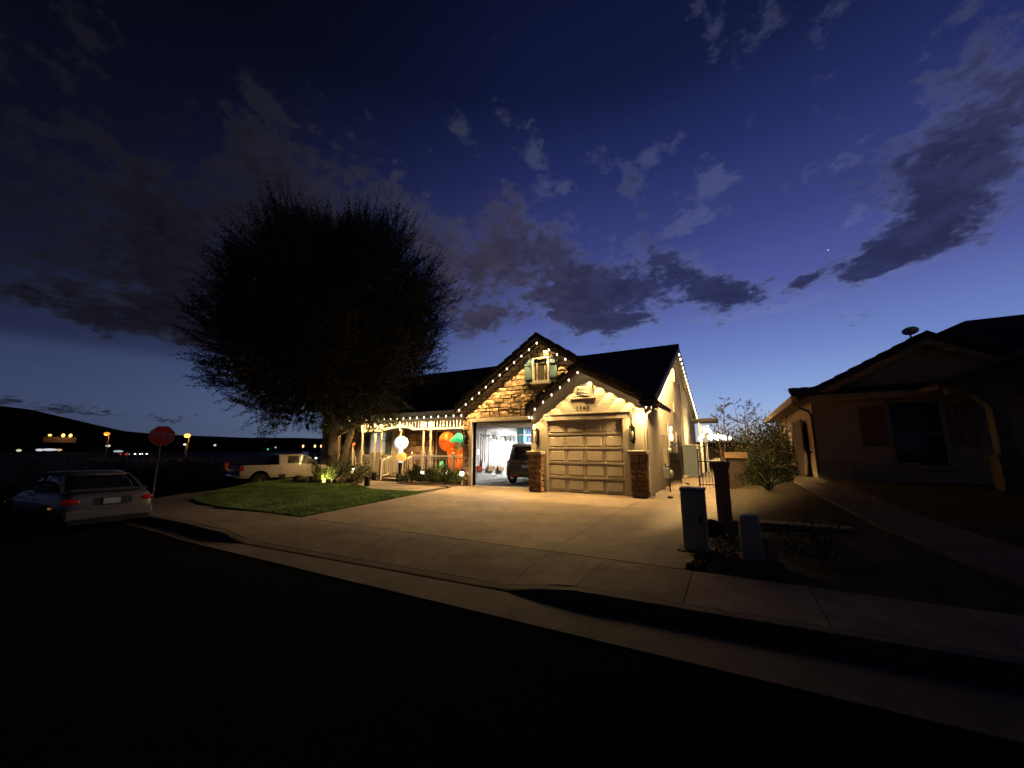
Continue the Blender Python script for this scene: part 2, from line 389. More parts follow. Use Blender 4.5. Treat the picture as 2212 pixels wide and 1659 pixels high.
ke = strip(lambda p: [(0, -.5), (0, -.128 + .11 * (1 - drop(p.x))), (.025, -.118 + .118 * (1 - drop(p.x))), (.15, -.105 + .105 * (1 - drop(p.x))), (.15, -.5)])
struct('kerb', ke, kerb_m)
verge = strip(lambda p: [(.13, -.4), (1.7, -.4), (1.7, -.02), (9 if p.x < -22.1 else 2.2, -.02)])
# pavement slabs
pave = tag(bpy.data.objects.new('pavement', None), kind='structure'); COL.objects.link(pave); ORG['pavement'] = (0, 0, 0)
def slabmesh(qs, z, gap, thick, parent, mat, nx=4, ny=3):
    m = MB(); a, b, c, d = [Vector((q[0], q[1], 0)) for q in qs]; cen = (a + b + c + d) / 4
    a, b, c, d = [q + (cen - q).normalized() * gap for q in (a, b, c, d)]
    for i in range(nx + 1):
        for j in range(ny + 1):
            u, v = i / nx, j / ny; q = (a * (1 - u) + b * u) * (1 - v) + (d * (1 - u) + c * u) * v
            m.v.append((q.x, q.y, z(q)))
    k = ny + 1
    for i in range(nx):
        for j in range(ny): m.f.append((i * k + j, (i + 1) * k + j, (i + 1) * k + j + 1, i * k + j + 1))
    ring = [i * k for i in range(nx + 1)] + [nx * k + j for j in range(1, k)] + [i * k + ny for i in range(nx - 1, -1, -1)] + [j for j in range(ny - 1, 0, -1)]
    o = len(m.v)
    for i in ring: x, y, zz = m.v[i]; m.v.append((x, y, zz - thick))
    n = len(ring)
    for i in range(n): m.f.append((ring[i], o + i, o + (i + 1) % n, ring[(i + 1) % n]))
    return m.build('concrete_slab', mat, parent)
def zpave(q):
    d = drop(q.x); t = min(1, max(0, (q.y - yk(q.x) - .15) / 1.2)); return -.105 * d * (1 - t) ** 1.3 + slope(q.x)
xs = [9, 7.8, 6.6, 5.4, 4.2, 3.0, 1.83, .65, -.52, -1.62, -2.45, -3.9, -5.35, -6.8, -8.2, -9.8, -11.4, -13.0]
for a, b in zip(xs[1:], xs[:-1]):
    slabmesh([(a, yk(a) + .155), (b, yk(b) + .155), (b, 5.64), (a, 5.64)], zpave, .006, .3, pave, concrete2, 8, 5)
for a in range(0, 90, 9):
    q = []
    for (t, r0) in ((a, 8.845), (a + 9, 8.845), (a + 9, 7.4), (a, 7.4)):
        q.append((-13 - r0 * math.sin(R(t)), 13.27 - r0 * math.cos(R(t))))
    slabmesh([q[1], q[0], q[3], q[2]], lambda p: slope(p.x), .008, .3, pave, concrete2)
# driveway slabs
drive = tag(bpy.data.objects.new('driveway', None), kind='structure'); COL.objects.link(drive); ORG['driveway'] = (0, 0, 0)
def dl(y): return -8.6 - (y - 5.66) * .195
ys = [5.66, 8.15, 10.7, 13.0]
for y0, y1 in zip(ys[:-1], ys[1:]):
    slabmesh([(dl(y0), y0), (-2.5, y0), (-2.5, y1), (dl(y1), y1)], lambda q: 0, .006, .3, drive, concrete, 8, 4)
    slabmesh([(-2.5, y0), (-.32 if y0 > 6 else -.62, y0), (-.32, y1), (-2.5, y1)], lambda q: 0, .006, .3, drive, concrete)
slabmesh([(-10.3, 13.0), (-2.5, 13.0), (-2.5, 13.96), (-10.3, 13.96)], lambda q: .001, .006, .3, drive, concrete)
for y0, y1 in ((13.0, 15.4), (15.4, 17.8), (17.8, 21), (21, 26), (26, 33), (33, 40)):
    for x0, x1 in ((-2.5, -1.35), (-1.35, -.3)):
        slabmesh([(x0, y0), (x1, y0), (x1, y1), (x0, y1)], lambda q: 0, .008, .3, drive, concrete)
# front walk between lawn and porch
walk = MB(); walk.ext([(-10.3, 11.0, -.3), (-10.3, 13.0, -.3), (-13.3, 13.15, -.3), (-14.0, 14.0, -.3), (-15.7, 14.0, -.3), (-14.8, 12.2, -.3), (-12.6, 11.0, -.3)], (0, 0, .304)); struct('front_path', walk, concrete)
# lawn soil + grass
LAWN = [(-8.66, 5.7), (-9.66, 10.9), (-12.5, 10.95), (-14.7, 12.1), (-19.0, 14.5), (-20.25, 12.6), (-19.6, 10.2), (-18.15, 8.1), (-16.9, 7.05), (-15.5, 6.4), (-13.0, 5.93), (-10.5, 5.72)]
def lawn_z(x, y):
    e = min(1, max(0, (y - 6) / 5)); return slope(x) * (1 - e) * .9
lw = MB(); lw.v = [(x, y, lawn_z(x, y)) for x, y in LAWN] + [(x, y, -.5) for x, y in LAWN]
cx, cy = -13.5, 9.6; lw.v.append((cx, cy, 0)); n = len(LAWN)
for i in range(n): lw.f += [(i, (i + 1) % n, 2 * n), (i, n + i, n + (i + 1) % n, (i + 1) % n)]
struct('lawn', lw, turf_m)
def inpoly(P, poly):
    x, y = P[:, 0], P[:, 1]; ins = np.zeros(len(P), bool); j = len(poly) - 1
    for i in range(len(poly)):
        xi, yi = poly[i]; xj, yj = poly[j]
        c = ((yi > y) != (yj > y)) & (x < (xj - xi) * (y - yi) / (yj - yi + 1e-12) + xi); ins ^= c; j = i
    return ins
P = np.c_[rng.uniform(-20.4, -8.5, 260000), rng.uniform(5.6, 14.6, 260000), np.zeros(260000)]
P = P[inpoly(P, LAWN)]; P = P[((P[:, 0] + 17.4) / 2.5) ** 2 + ((P[:, 1] - 13.0) / 1.6) ** 2 > 1]
P[:, 2] = np.array([lawn_z(a, b) for a, b in P[:, :2]]) - .005
patch = .75 + .25 * np.sin(P[:, 0] * 2.1 + np.sin(P[:, 1] * 3)) * np.sin(P[:, 1] * 2.7)
h = rng.uniform(.035, .085, len(P)) * patch; ang = rng.uniform(0, 6.28, len(P)); w = .012
D = np.c_[np.cos(ang) * w, np.sin(ang) * w, np.zeros(len(P))]; T = np.c_[rng.normal(0, .03, (len(P), 2)), h]
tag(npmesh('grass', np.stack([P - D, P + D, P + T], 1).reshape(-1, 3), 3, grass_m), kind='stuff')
# corner lot left of lawn, porch bed, neighbour yard
bd = MB(); bd.ext([(-10.2, 13.0, -.5), (-10.2, 15.1, -.5), (-13.9, 15.1, -.5), (-13.9, 14.0, -.5), (-13.3, 13.15, -.5)], (0, 0, .525)); struct('planting_bed', bd, soil)
bd = MB(); bd.ext([(-15.7, 14.0, -.5), (-15.7, 17, -.5), (-20.5, 17, -.5), (-20.3, 13.6, -.5), (-19.6, 12.6, -.5), (-17.5, 11.6, -.5), (-14.7, 12.1, -.5)], (0, 0, .53)); struct('planting_bed', bd, soil)
def yz(x, y): return .58 * min(1, max(0, (y - 6.2) / 9.0)) ** 1.0 * min(1, max(0, (x + .2) / 2.2))
yd = MB(); gx = np.linspace(-.35, 22, 44); gy = np.linspace(5.62, 40, 50)
for x in gx:
    for y in gy: yd.v.append((x, y, yz(x, y) - .03 + .015 * math.sin(3 * x) * math.sin(2.3 * y)))
for i in range(43):
    for j in range(49): yd.f.append((i * 50 + j, (i + 1) * 50 + j, (i + 1) * 50 + j + 1, i * 50 + j + 1))
struct('yard', yd, yard_m)
np_ = MB()
pw = [(2.55, 15.9), (2.0, 17.6), (1.75, 15.5), (1.95, 12.0), (2.2, 9.0), (2.75, 6.6), (3.0, 5.68), (4.3, 5.68), (3.6, 7.5), (3.1, 10), (2.9, 13)]
np_.v = [(x, y, yz(x, y) + .02) for x, y in pw] + [(x, y, yz(x, y) - .2) for x, y in pw]
np_.f = [(0, 1, 2, 10)] + [(2, 3, 9, 10), (3, 4, 9), (4, 5, 8, 9), (5, 6, 7, 8)]
np_.f = [(0, 1, 2), (0, 2, 10), (2, 3, 10), (3, 9, 10), (3, 4, 9), (4, 8, 9), (4, 5, 8), (5, 7, 8), (5, 6, 7)] + [(i, 11 + i, 11 + (i + 1) % 11, (i + 1) % 11) for i in range(11)]
struct('path', np_, concrete2)
ed = MB(); ed.box(-.25, 1.8, 8.9, 9.25, -.1, .16); struct('path', ed, concrete2)

# ------------------------------------------------------------------ the lit house
H = thing('house', 'single storey stucco and stone house with lit gables, open garage bay and railed porch', 'house', (-6.3, 14, 0))
# --- garage bay with the closed door (front wall at y = 13.4)
def zs(x): return 4.64 - (.72 * (-4.55 - x) if x < -4.55 else .58 * (x + 4.55))     # top of the small gable roof
def zt(x): return 6.135 - .667 * abs(x + 6.43)                                       # top of the tall gable roof
w = MB()
w.box(-6.5, -5.92, 13.4, 13.6, 0, 2.6); w.box(-3.09, -2.4, 13.4, 13.6, 0, 2.6)
w.ext([(-6.5, 13.4, 2.6), (-2.4, 13.4, 2.6), (-2.4, 13.4, zs(-2.4) - .26), (-4.55, 13.4, zs(-4.55) - .26), (-6.5, 13.4, zs(-6.5) - .26)], (0, .2, 0))
w.box(-6.5, -6.3, 13.6, 14.3, 0, 2.95)
w.build('front_wall', stucco, H)
def zmain(y): return 3.1 + .4135 * (y - 12.8) if y < 23.2 else 7.4 - .2444 * (y - 23.2)
w = MB()
w.ext([(-2.6, 13.6, 0), (-2.6, 37, 0), (-2.6, 37, zmain(37) - .2), (-2.6, 23.2, 7.15), (-2.6, 13.6, zmain(13.6) - .2)], (.2, 0, 0))
w.build('side_wall', stucco, H)
t = MB()                                                        # trim round the closed door
t.box(-6.07, -5.91, 13.375, 13.62, 0, 2.58); t.box(-3.1, -2.9, 13.375, 13.62, 0, 2.58); t.box(-6.07, -2.9, 13.37, 13.62, 2.58, 2.78)
t.box(-6.13, -2.84, 13.35, 13.4, 2.78, 2.85); t.box(-2.78, -2.42, 13.36, 13.4, 1.5, 2.9); t.box(-2.39, -2.36, 13.37, 13.75, 0, 2.9)
t.build('door_trim', stucco_trim, H, bevel=.012)
gd = MB(); gd.box(-5.91, -3.09, 13.48, 13.54, .01, 2.58)
door = gd.build('garage_door', doorpaint, H)
hrow = 2.56 / 5; wcol = 2.8 / 4
def panelmesh(w, h):
    m = MB(); d = .03
    def ring(ix, y): return [(-w / 2 + ix, y, -h / 2 + ix), (w / 2 - ix, y, -h / 2 + ix), (w / 2 - ix, y, h / 2 - ix), (-w / 2 + ix, y, h / 2 - ix)]
    rs = [ring(0, 0), ring(0, -.012), ring(.022, -.012), ring(.034, .004), ring(.05, .004), ring(.075, -.016)]
    for r in rs: m.v += r
    for i in range(len(rs) - 1):
        for k in range(4): m.f.append((i * 4 + k, i * 4 + (k + 1) % 4, i * 4 + 4 + (k + 1) % 4, i * 4 + 4 + k))
    m.f.append(tuple(20 + k for k in range(4))); return m.mesh('panel')
pm = panelmesh(wcol - .03, hrow - .05); pm.materials.append(doorpaint)
for r_ in range(5):
    for c_ in range(4): inst(pm, 'panel', door, (-5.9 + wcol * (c_ + .5), 13.475, .02 + hrow * (r_ + .5)))
sl = MB()
for r_ in range(1, 5): sl.box(-5.9, -3.1, 13.45, 13.48, .015 + hrow * r_ - .012, .015 + hrow * r_ + .012)
sl.build('rail', doorpaint, door)
# house number, one solid digit each
def textmesh(txt, size, depth, name):
    c = bpy.data.curves.new(name, 'FONT'); c.body = txt; c.size = size; c.extrude = depth; c.align_x = 'CENTER'; c.align_y = 'CENTER'; c.offset = size * .012
    o = bpy.data.objects.new(name, c); COL.objects.link(o)
    me = bpy.data.meshes.new_from_object(o.evaluated_get(bpy.context.evaluated_depsgraph_get())); me.name = name
    bpy.data.objects.remove(o); bpy.data.curves.remove(c); return me
for i, ch in enumerate('1140'):
    me = textmesh(ch, .23, .004, 'house_number'); me.materials.append(number_m)
    inst(me, 'house_number', H, (-4.70 + i * .13, 13.392, 3.0), (R(90), 0, 0))
# arched attic vent with its frame, slats and sill
v = MB(); arch = [(-4.74, 3.4), (-4.22, 3.4), (-4.22, 3.95)] + [(-4.48 + .26 * math.cos(a), 3.95 + .27 * math.sin(a)) for a in np.linspace(.25, math.pi - .25, 9)] + [(-4.74, 3.95)]
v.ext([(x, 13.365, z) for x, z in arch], (0, .03, 0)); vent = v.build('attic_vent', white, H)
fr = MB(); fr.box(-4.86, -4.76, 13.36, 13.4, 3.4, 4.02); fr.build('frame', stucco_trim, vent); fr = MB(); fr.box(-4.2, -4.1, 13.36, 13.4, 3.4, 4.02); fr.build('frame', stucco_trim, vent)
sl = MB(); sl.box(-.21, .21, -.02, .012, -.006, .02); slm = sl.mesh('slat'); slm.materials.append(white)
for k in range(9): inst(slm, 'slat', vent, (-4.48, 13.36, 3.46 + k * .075), (R(-32), 0, 0))
si = MB(); si.box(-4.95, -4.01, 13.345, 13.4, 3.33, 3.39); si.build('sill', stucco_trim, vent, bevel=.015)
# lanterns
def lantern(x, y, z):
    l = MB(); l.box(x - .06, x + .06, y, y + .03, z - .3, z + .25); l.box(x - .09, x + .09, y - .2, y - .02, z + .22, z + .26); l.box(x - .08, x + .08, y - .19, y - .03, z - .22, z - .19)
    for a in (-.08, .07):
        for b in (-.2, -.04): l.box(x + a, x + a + .012, y + b, y + b + .012, z - .2, z + .23)
    l.box(x - .02, x + .02, y - .13, y, z + .26, z + .33); l.beam((x, y - .02, z - .3), (x, y - .1, z - .22), .03, .02)
    o = l.build('wall_lantern', black, H)
    b = MB(); b.lathe((x, y - .11, z - .16), [(.02, 0), (.022, .1), (.04, .14), (.045, .2), (.03, .25), (.01, .27)], 10); b.build('bulb', M('frosted_bulb', (.5, .45, .36), .3), o, smooth=True)
lantern(-6.3, 13.37, 2.0); lantern(-2.76, 13.33, 2.02); lantern(-9.98, 13.86, 2.05)
# --- stone piers and their caps
def stone_piece(poly, fn, depth, mat, parent, r=.02):
    if len(poly) < 3: return
    cx = sum(p[0] for p in poly) / len(poly); cz = sum(p[1] for p in poly) / len(poly)
    def sh(k): return [(cx + (p[0] - cx) * k, cz + (p[1] - cz) * k) for p in poly]
    m = MB(); nn = len(poly)
    for pts, d, j in ((sh(.97), 0, 0), (sh(.96), depth * .55, r * .3), (sh(.91), depth, r * .5)):
        for p in pts: m.v.append(fn(p[0] + rnd.uniform(-j, j), p[1] + rnd.uniform(-j, j), d * rnd.uniform(.75, 1.15)))
    m.v.append(fn(cx + rnd.uniform(-r, r), cz + rnd.uniform(-r, r), depth * rnd.uniform(.85, 1.25)))
    for i in range(2):
        for k in range(nn): m.f.append((i * nn + k, i * nn + (k + 1) % nn, i * nn + nn + (k + 1) % nn, i * nn + nn + k))
    for k in range(nn): m.f.append((2 * nn + k, 2 * nn + (k + 1) % nn, 3 * nn))
    m.build('stone', mat, parent)
def octo(a, b, c, d, q=.2):                                      # rounded cobble outline in a cell
    w_, h_ = b - a, d - c; u, v_ = w_ * q * rnd.uniform(.6, 1.3), h_ * q * rnd.uniform(.6, 1.3)
    return [(a + u, c), (b - u, c), (b, c + v_), (b, d - v_), (b - u * .8, d), (a + u * .9, d), (a, d - v_), (a, c + v_)]
def cobbles(a0, a1, z0, z1, fn, mat, parent, rows=(.13, .22), wid=(.16, .34)):
    z = z0
    while z < z1 - .05:
        hh = min(rnd.uniform(*rows), z1 - z); hh = z1 - z if z1 - z - hh < .08 else hh
        a = a0
        while a < a1 - .03:
            ww = min(rnd.uniform(*wid), a1 - a); ww = a1 - a if a1 - a - ww < .09 else ww
            stone_piece(octo(a + .008, a + ww - .008, z + .008, z + hh - .008), fn, .05, mat, parent); a += ww
        z += hh
def pier(x0, x1, zc):
    m = MB(); m.box(x0 + .03, x1 - .03, 13.1, 13.42, 0, zc); p = m.build('stone_pier', mortar, H)
    cobbles(x0, x1, .01, zc, lambda a, z, d: (a, 13.11 - d, z), stone_d, p)
    cobbles(13.06, 13.42, .01, zc, lambda a, z, d: (x1 - .035 + d, a, z), stone_d, p)
    c = MB(); c.box(x0 - .05, x1 + .05, 12.98, 13.45, zc, zc + .13); c.build('cap', stucco_trim, p, bevel=.02)
pier(-6.55, -6.05, 1.34); pier(-2.86, -2.34, 1.36)
# --- stone gable (backing wall at y = 13.98, garage opening below)
w = MB()
w.box(-10.2, -9.68, 13.98, 14.2, 0, 2.7); w.box(-6.8, -6.5, 13.98, 14.2, 0, 2.7)
w.ext([(-10.2, 13.98, 2.7), (-2.45, 13.98, 2.7), (-2.45, 13.98, zt(-2.45) - .3), (-6.43, 13.98, zt(-6.43) - .3), (-10.2, 13.98, zt(-10.2) - .3)], (0, .22, 0))
w.box(-10.2, -10.16, 14.2, 15.5, 0, 3.1)
gw = w.build('gable_wall', mortar, H)
def front(a, z, d): return (a, 13.985 - d, z)
z = 2.86
while z < 5.8:
    hh = rnd.choice([.14, .17, .19, .22, .27]); a = -10.22 - rnd.uniform(0, .3)
    while a < -3.0:
        ww = rnd.uniform(.22, .58)
        cells = [(a, a + ww, z, z + hh)]
        if hh > .24 and ww < .5 and rnd.random() < .45: s_ = z + hh * rnd.uniform(.4, .6); cells = [(a, a + ww, z, s_), (a, a + ww, s_, z + hh)]
        out = []
        hx0, hx1, hz0, hz1 = -6.74, -6.0, 4.17, 5.24
        for (p, q, r_, s_) in cells:
            if q <= hx0 or p >= hx1 or s_ <= hz0 or r_ >= hz1: out.append((p, q, r_, s_)); continue
            if p < hx0: out.append((p, hx0, r_, s_))
            if q > hx1: out.append((hx1, q, r_, s_))
            if r_ < hz0: out.append((max(p, hx0), min(q, hx1), r_, hz0))
            if s_ > hz1: out.append((max(p, hx0), min(q, hx1), hz1, s_))
        for (p, q, r_, s_) in out:
            j = lambda: rnd.uniform(-.012, .012)
            po = [(p + .011 + j(), r_ + .010 + j()), (q - .011 + j(), r_ + .010 + j()), (q - .011 + j(), s_ - .010 + j()), (p + .011 + j(), s_ - .010 + j())]
            po = clip(po, -1, 0, 10.22); po = clip(po, -.667, 1, 6.135 - .32 + .667 * 6.43); po = clip(po, .667, 1, 6.135 - .32 - .667 * 6.43)
            po = clip(po, .72, -1, -(4.64 + .72 * 4.55) + .2); po = clip(po, 1, 0, -4.2)
            if len(po) >= 3:
                ax = max(u[0] for u in po) - min(u[0] for u in po); az_ = max(u[1] for u in po) - min(u[1] for u in po)
                if ax > .07 and az_ > .05: stone_piece(po, front, .055, stone_m, gw)
        a += ww
    z += hh
cobbles(-10.22, -9.82, .01, 2.85, front, stone_d, gw, (.14, .26), (.16, .3))
cobbles(-6.68, -6.5, .01, 2.85, front, stone_d, gw, (.14, .26), (.16, .3))
cobbles(13.98, 14.6, .1, 2.9, lambda a, z, d: (-10.19 - d, a, z), stone_d, gw, (.18, .3), (.25, .4))
t = MB(); t.box(-9.82, -9.68, 13.88, 14.25, 0, 2.7); t.box(-6.82, -6.68, 13.88, 14.25, 0, 2.7); t.box(-9.82, -6.68, 13.88, 14.25, 2.7, 2.85)
t.build('opening_trim', stucco_trim, H, bevel=.012)
# gable window with shutters
wf = MB(); wf.box(-6.74, -6.66, 13.84, 14.0, 4.2, 5.22); wf.box(-6.08, -6.0, 13.84, 14.0, 4.2, 5.22); wf.box(-6.66, -6.08, 13.84, 14.0, 5.14, 5.22); wf.box(-6.66, -6.08, 13.84, 14.0, 4.2, 4.27)
win = wf.build('gable_window', white, H)
p = MB(); p.box(-6.66, -6.08, 13.93, 13.95, 4.27, 5.14); p.build('pane', glass_w, win)
mu = MB()
for x in (-6.55, -6.2): mu.box(x - .01, x + .01, 13.9, 13.93, 4.27, 5.14)
for zz in (4.98, 5.04): mu.box(-6.66, -6.08, 13.895, 13.93, zz - .008, zz + .008)
mu.build('glazing_bar', white, win)
s_ = MB(); s_.box(-6.8, -5.94, 13.78, 13.98, 4.12, 4.2); s_.build('sill', white, win)
for x0, x1, cx in ((-7.08, -6.76, 1), (-5.98, -5.68, -1)):
    a = [(x0, 4.18), (x1, 4.18), (x1, 5.16)] + [(x0 + (x1 - x0) * (1 - k / 6), 5.16 + .09 * math.sin(math.pi * (k / 6) * .5 + (0 if cx > 0 else math.pi / 2)) ** 1) for k in range(0, 7)]
    sh = MB(); sh.ext([(x, 13.86, z) for x, z in a], (0, .05, 0)); so = sh.build('shutter', teal, H)
    bt = MB(); bt.box(x0 + .01, x1 - .01, 13.835, 13.86, 4.34, 4.44); bt.build('batten', teal, so); bt = MB(); bt.box(x0 + .01, x1 - .01, 13.835, 13.86, 4.92, 5.02); bt.build('batten', teal, so)
# --- roofs
def roofslab(a, b, y0, y1, th, name, mat, zf):                   # between x=a and x=b following zf
    m = MB(); m.hexa([(a, y0, zf(a) - th), (b, y0, zf(b) - th), (b, y1, zf(b) - th), (a, y1, zf(a) - th), (a, y0, zf(a)), (b, y0, zf(b)), (b, y1, zf(b)), (a, y1, zf(a))])
    return m
rf = MB()
for a, b, y0, y1, zf in ((-10.5, -6.43, 13.65, 19.9, zt), (-6.43, -2.6, 13.65, 19.9, zt), (-6.70, -4.55, 13.1, 16.5, zs), (-4.55, -1.9, 13.1, 16.5, zs)):
    m = roofslab(a, b, y0, y1, .10, '', None, lambda x, f=zf: f(x) - .05); o = len(rf.v); rf.v += m.v; rf.f += [tuple(i + o for i in f) for f in m.f]
def mainslab(x0, x1, y0, y1, th=.12):
    z0, z1 = zmain(y0) - .06, zmain(y1) - .06
    rf.hexa([(x0, y0, z0 - th), (x1, y0, z0 - th), (x1, y1, z1 - th), (x0, y1, z1 - th), (x0, y0, z0), (x1, y0, z0), (x1, y1, z1), (x0, y1, z1)])
mainslab(-2.45, -2.0, 13.0, 23.2); mainslab(-10.3, -2.45, 14.3, 23.2); mainslab(-24.5, -10.3, 15.8, 23.2); mainslab(-24.5, -2.0, 23.2, 36.7)
rf.hexa([(-18.95, 14.72, 3.26), (-10.15, 14.72, 3.26), (-10.15, 17.6, 4.78), (-18.95, 17.6, 4.78), (-18.95, 14.72, 3.36), (-10.15, 14.72, 3.36), (-10.15, 17.6, 4.9), (-18.95, 17.6, 4.9)])
roof = rf.build('roof', tile_m, H)
# concrete roof tiles: the field joined, the tiles along the rakes one by one
tf = MB()
def tiles_plane(P0, U, V, nu, nv, keep=None):
    P0, U, V = Vector(P0), Vector(U), Vector(V); nrm = U.cross(V).normalized()
    if nrm.z < 0: nrm = -nrm
    for j in range(nv):
        for i in range(nu):
            c = P0 + U * i + V * j
            if keep and not keep(c): continue
            q = [c + U * .02, c + U * .98, c + U * .98 + V * 1.06, c + U * .02 + V * 1.06]
            up = .035 + rnd.uniform(0, .012)
            mid0, mid1 = (q[0] + q[1]) / 2 + nrm * (up + .018), (q[3] + q[2]) / 2 + nrm * .03
            o = len(tf.v)
            tf.v += [tuple(q[0] + nrm * up), tuple(mid0), tuple(q[1] + nrm * up), tuple(q[2] + nrm * .012), tuple(mid1), tuple(q[3] + nrm * .012), tuple(q[0] - nrm * .01), tuple(q[1] - nrm * .01)]
            tf.f += [(o, o + 1, o + 4, o + 5), (o + 1, o + 2, o + 3, o + 4), (o + 6, o + 7, o + 2, o + 1, o)]
k1 = lambda c: not (-10.5 < c.x < -2.3 and c.y < 14.4) and not (c.x < -10.3 and c.y < 15.8) and not (-10.2 < c.x < -2.5 and c.z < zt(c.x) - .25) and not (-6.5 < c.x < -2.3 and c.z < zs(c.x) - .2)
tiles_plane((-24.5, 12.85, zmain(12.85) - .05), (.3, 0, 0), (0, .37, .37 * .4135), 75, 28, k1)
tiles_plane((-10.5, 13.67, zt(-10.5) - .04), (0, .3, 0), (.37, 0, .37 * .667), 20, 11)
tiles_plane((-2.6, 13.67, zt(-2.6) - .04), (0, .3, 0), (-.37, 0, .37 * .667), 20, 10, lambda c: not (c.x > -4.6 and c.y < 16.0 and c.z < zs(c.x)))
tiles_plane((-1.9, 13.12, zs(-1.9) - .04), (0, .3, 0), (-.37, 0, .37 * .58), 12, 7)
tiles_plane((-6.7, 13.12, zs(-6.7) - .04), (0, .3, 0), (.37, 0, .37 * .72), 6, 6)
tiles_plane((-18.95, 14.72, 3.36), (.3, 0, 0), (0, .36, .19), 29, 8)
tag(tf.build('roof_tiles', tile_m, H), kind='stuff')
rt = MB(); rt.hexa([(-.2, -.1, -.13), (.2, -.1, -.13), (.2, .13, -.13), (-.2, .13, -.13), (-.2, -.1, .05), (.2, -.1, .02), (.2, .13, .02), (-.2, .13, .05)])
rtm = rt.mesh('rake_tile'); rtm.materials.append(tile_m)
def rake(y, x0, x1, zf, step=.36):
    n = max(1, int(abs(x1 - x0) / step)); sg = 1 if zf(x1) > zf(x0) else -1; s = (zf(x1) - zf(x0)) / (x1 - x0)
    for i in range(n):
        x = x0 + (x1 - x0) * (i + .5) / n
        inst(rtm, 'rake_tile', roof, (x, y, zf(x) + .02), (0, -math.atan(s), 0), (1.02, 1, 1))
rake(13.65, -10.5, -6.43, zt); rake(13.65, -6.43, -4.3, zt); rake(13.1, -6.7, -4.55, zs); rake(13.1, -4.55, -1.9, zs)
ri = MB(); ri.lathe((0, 0, 0), [(.085, -.21), (.1, .21)], 8, 'X'); rim = ri.mesh('ridge_tile'); rim.materials.append(tile_m)
for k in range(50): inst(rim, 'ridge_tile', roof, (-2.2 - k * .4, 23.2, 7.39))
for x, y0, y1, z in ((-6.43, 13.75, 19.5, 6.11), (-4.55, 13.2, 15.5, 4.62)):
    for k in range(int((y1 - y0) / .4)): inst(rim, 'ridge_tile', roof, (x, y0 + k * .4, z), (0, 0, R(90)))
# fascia boards and soffits
def rakeboard(y, a, b, zf, top=.16, hgt=.15, back=None):
    m = MB(); m.hexa([(a, y, zf(a) - top - hgt), (b, y, zf(b) - top - hgt), (b, y + .04, zf(b) - top - hgt), (a, y + .04, zf(a) - top - hgt), (a, y, zf(a) - top), (b, y, zf(b) - top), (b, y + .04, zf(b) - top), (a, y + .04, zf(a) - top)])
    m.build('fascia_board', fascia_m, H)
    s = MB(); d = top + .03
    s.hexa([(a, y + .04, zf(a) - d - .02), (b, y + .04, zf(b) - d - .02), (b, back, zf(b) - d - .02), (a, back, zf(a) - d - .02), (a, y + .04, zf(a) - d), (b, y + .04, zf(b) - d), (b, back, zf(b) - d), (a, back, zf(a) - d)])
    s.build('soffit', soffit_m, H)
rakeboard(13.66, -10.5, -6.43, zt, back=14.0); rakeboard(13.66, -6.43, -4.2, zt, back=14.0)
rakeboard(13.11, -6.7, -4.55, zs, back=13.42); rakeboard(13.11, -4.55, -1.9, zs, back=13.42)
for y0, y1 in ((12.85, 23.2), (23.2, 36.7)):
    m = MB(); z0, z1 = zmain(y0) - .2, zmain(y1) - .2
    m.hexa([(-2.04, y0, z0 - .2), (-2.0, y0, z0 - .2), (-2.0, y1, z1 - .2), (-2.04, y1, z1 - .2), (-2.04, y0, z0 + .02), (-2.0, y0, z0 + .02), (-2.0, y1, z1 + .02), (-2.04, y1, z1 + .02)]); m.build('fascia_board', fascia_m, H)
    m = MB(); m.hexa([(-2.42, y0, z0 - .04), (-2.04, y0, z0 - .04), (-2.04, y1, z1 - .04), (-2.42, y1, z1 - .04), (-2.42, y0, z0), (-2.04, y0, z0), (-2.04, y1, z1), (-2.42, y1, z1)]); m.build('soffit', soffit_m, H)
gt = MB(); gt.box(-2.0, -1.84, 13.0, 13.5, 2.94, 3.08); gt.build('gutter', fascia_m, H, bevel=.02)
ds = MB(); ds.tube([(-1.95, 13.2, 2.92), (-2.1, 13.35, 2.82), (-2.33, 13.5, 2.7), (-2.35, 13.5, .15), (-2.2, 13.45, .06)], .035, 8); ds.build('downspout', stucco_trim, H, smooth=True)
bk = MB(); bk.box(-24.3, -2.6, 36.8, 37.0, 0, 4.0); bk.box(-24.3, -24.1, 17, 36.8, 0, 4.5); bk.build('rear_wall', stucco, H)
# --- garage interior behind the open bay
gi = MB(); gi.box(-10.15, -10.0, 14.2, 21.6, .12, 2.75); gi.box(-10.0, -2.65, 21.5, 21.6, 0, 2.75); gi.box(-10.2, -2.65, 14.2, 21.6, 2.75, 2.8); gi.box(-6.5, -6.4, 14.3, 21.5, 0, 2.75)
gi.build('garage_interior', plaster_w, H)
bs_ = MB(); bs_.box(-10.14, -9.94, 14.2, 21.5, 0, .13); bs_.build('stem_wall', M('stem_wall', (.55, .55, .53), .8), H)
od = MB(); od.box(-9.6, -6.9, 14.35, 16.7, 2.6, 2.65); od.build('open_garage_door', doorpaint, H)
for y in (17.4, 19.8):
    f = MB(); f.box(-8.6, -7.4, y - .06, y + .06, 2.68, 2.74); fo = f.build('ceiling_light', M('tube_light', (.9, .9, .9), emit=(1, .97, .9), es=26), H)
    area('ceiling_light_beam', (-8.0, y, 2.66), (-8.0, y, 0), 1.0, 520, (1, .97, .92))
gf = MB(); gf.box(-10.0, -6.5, 13.97, 21.5, -.2, .006); gf.build('garage_slab', gfloor, H)
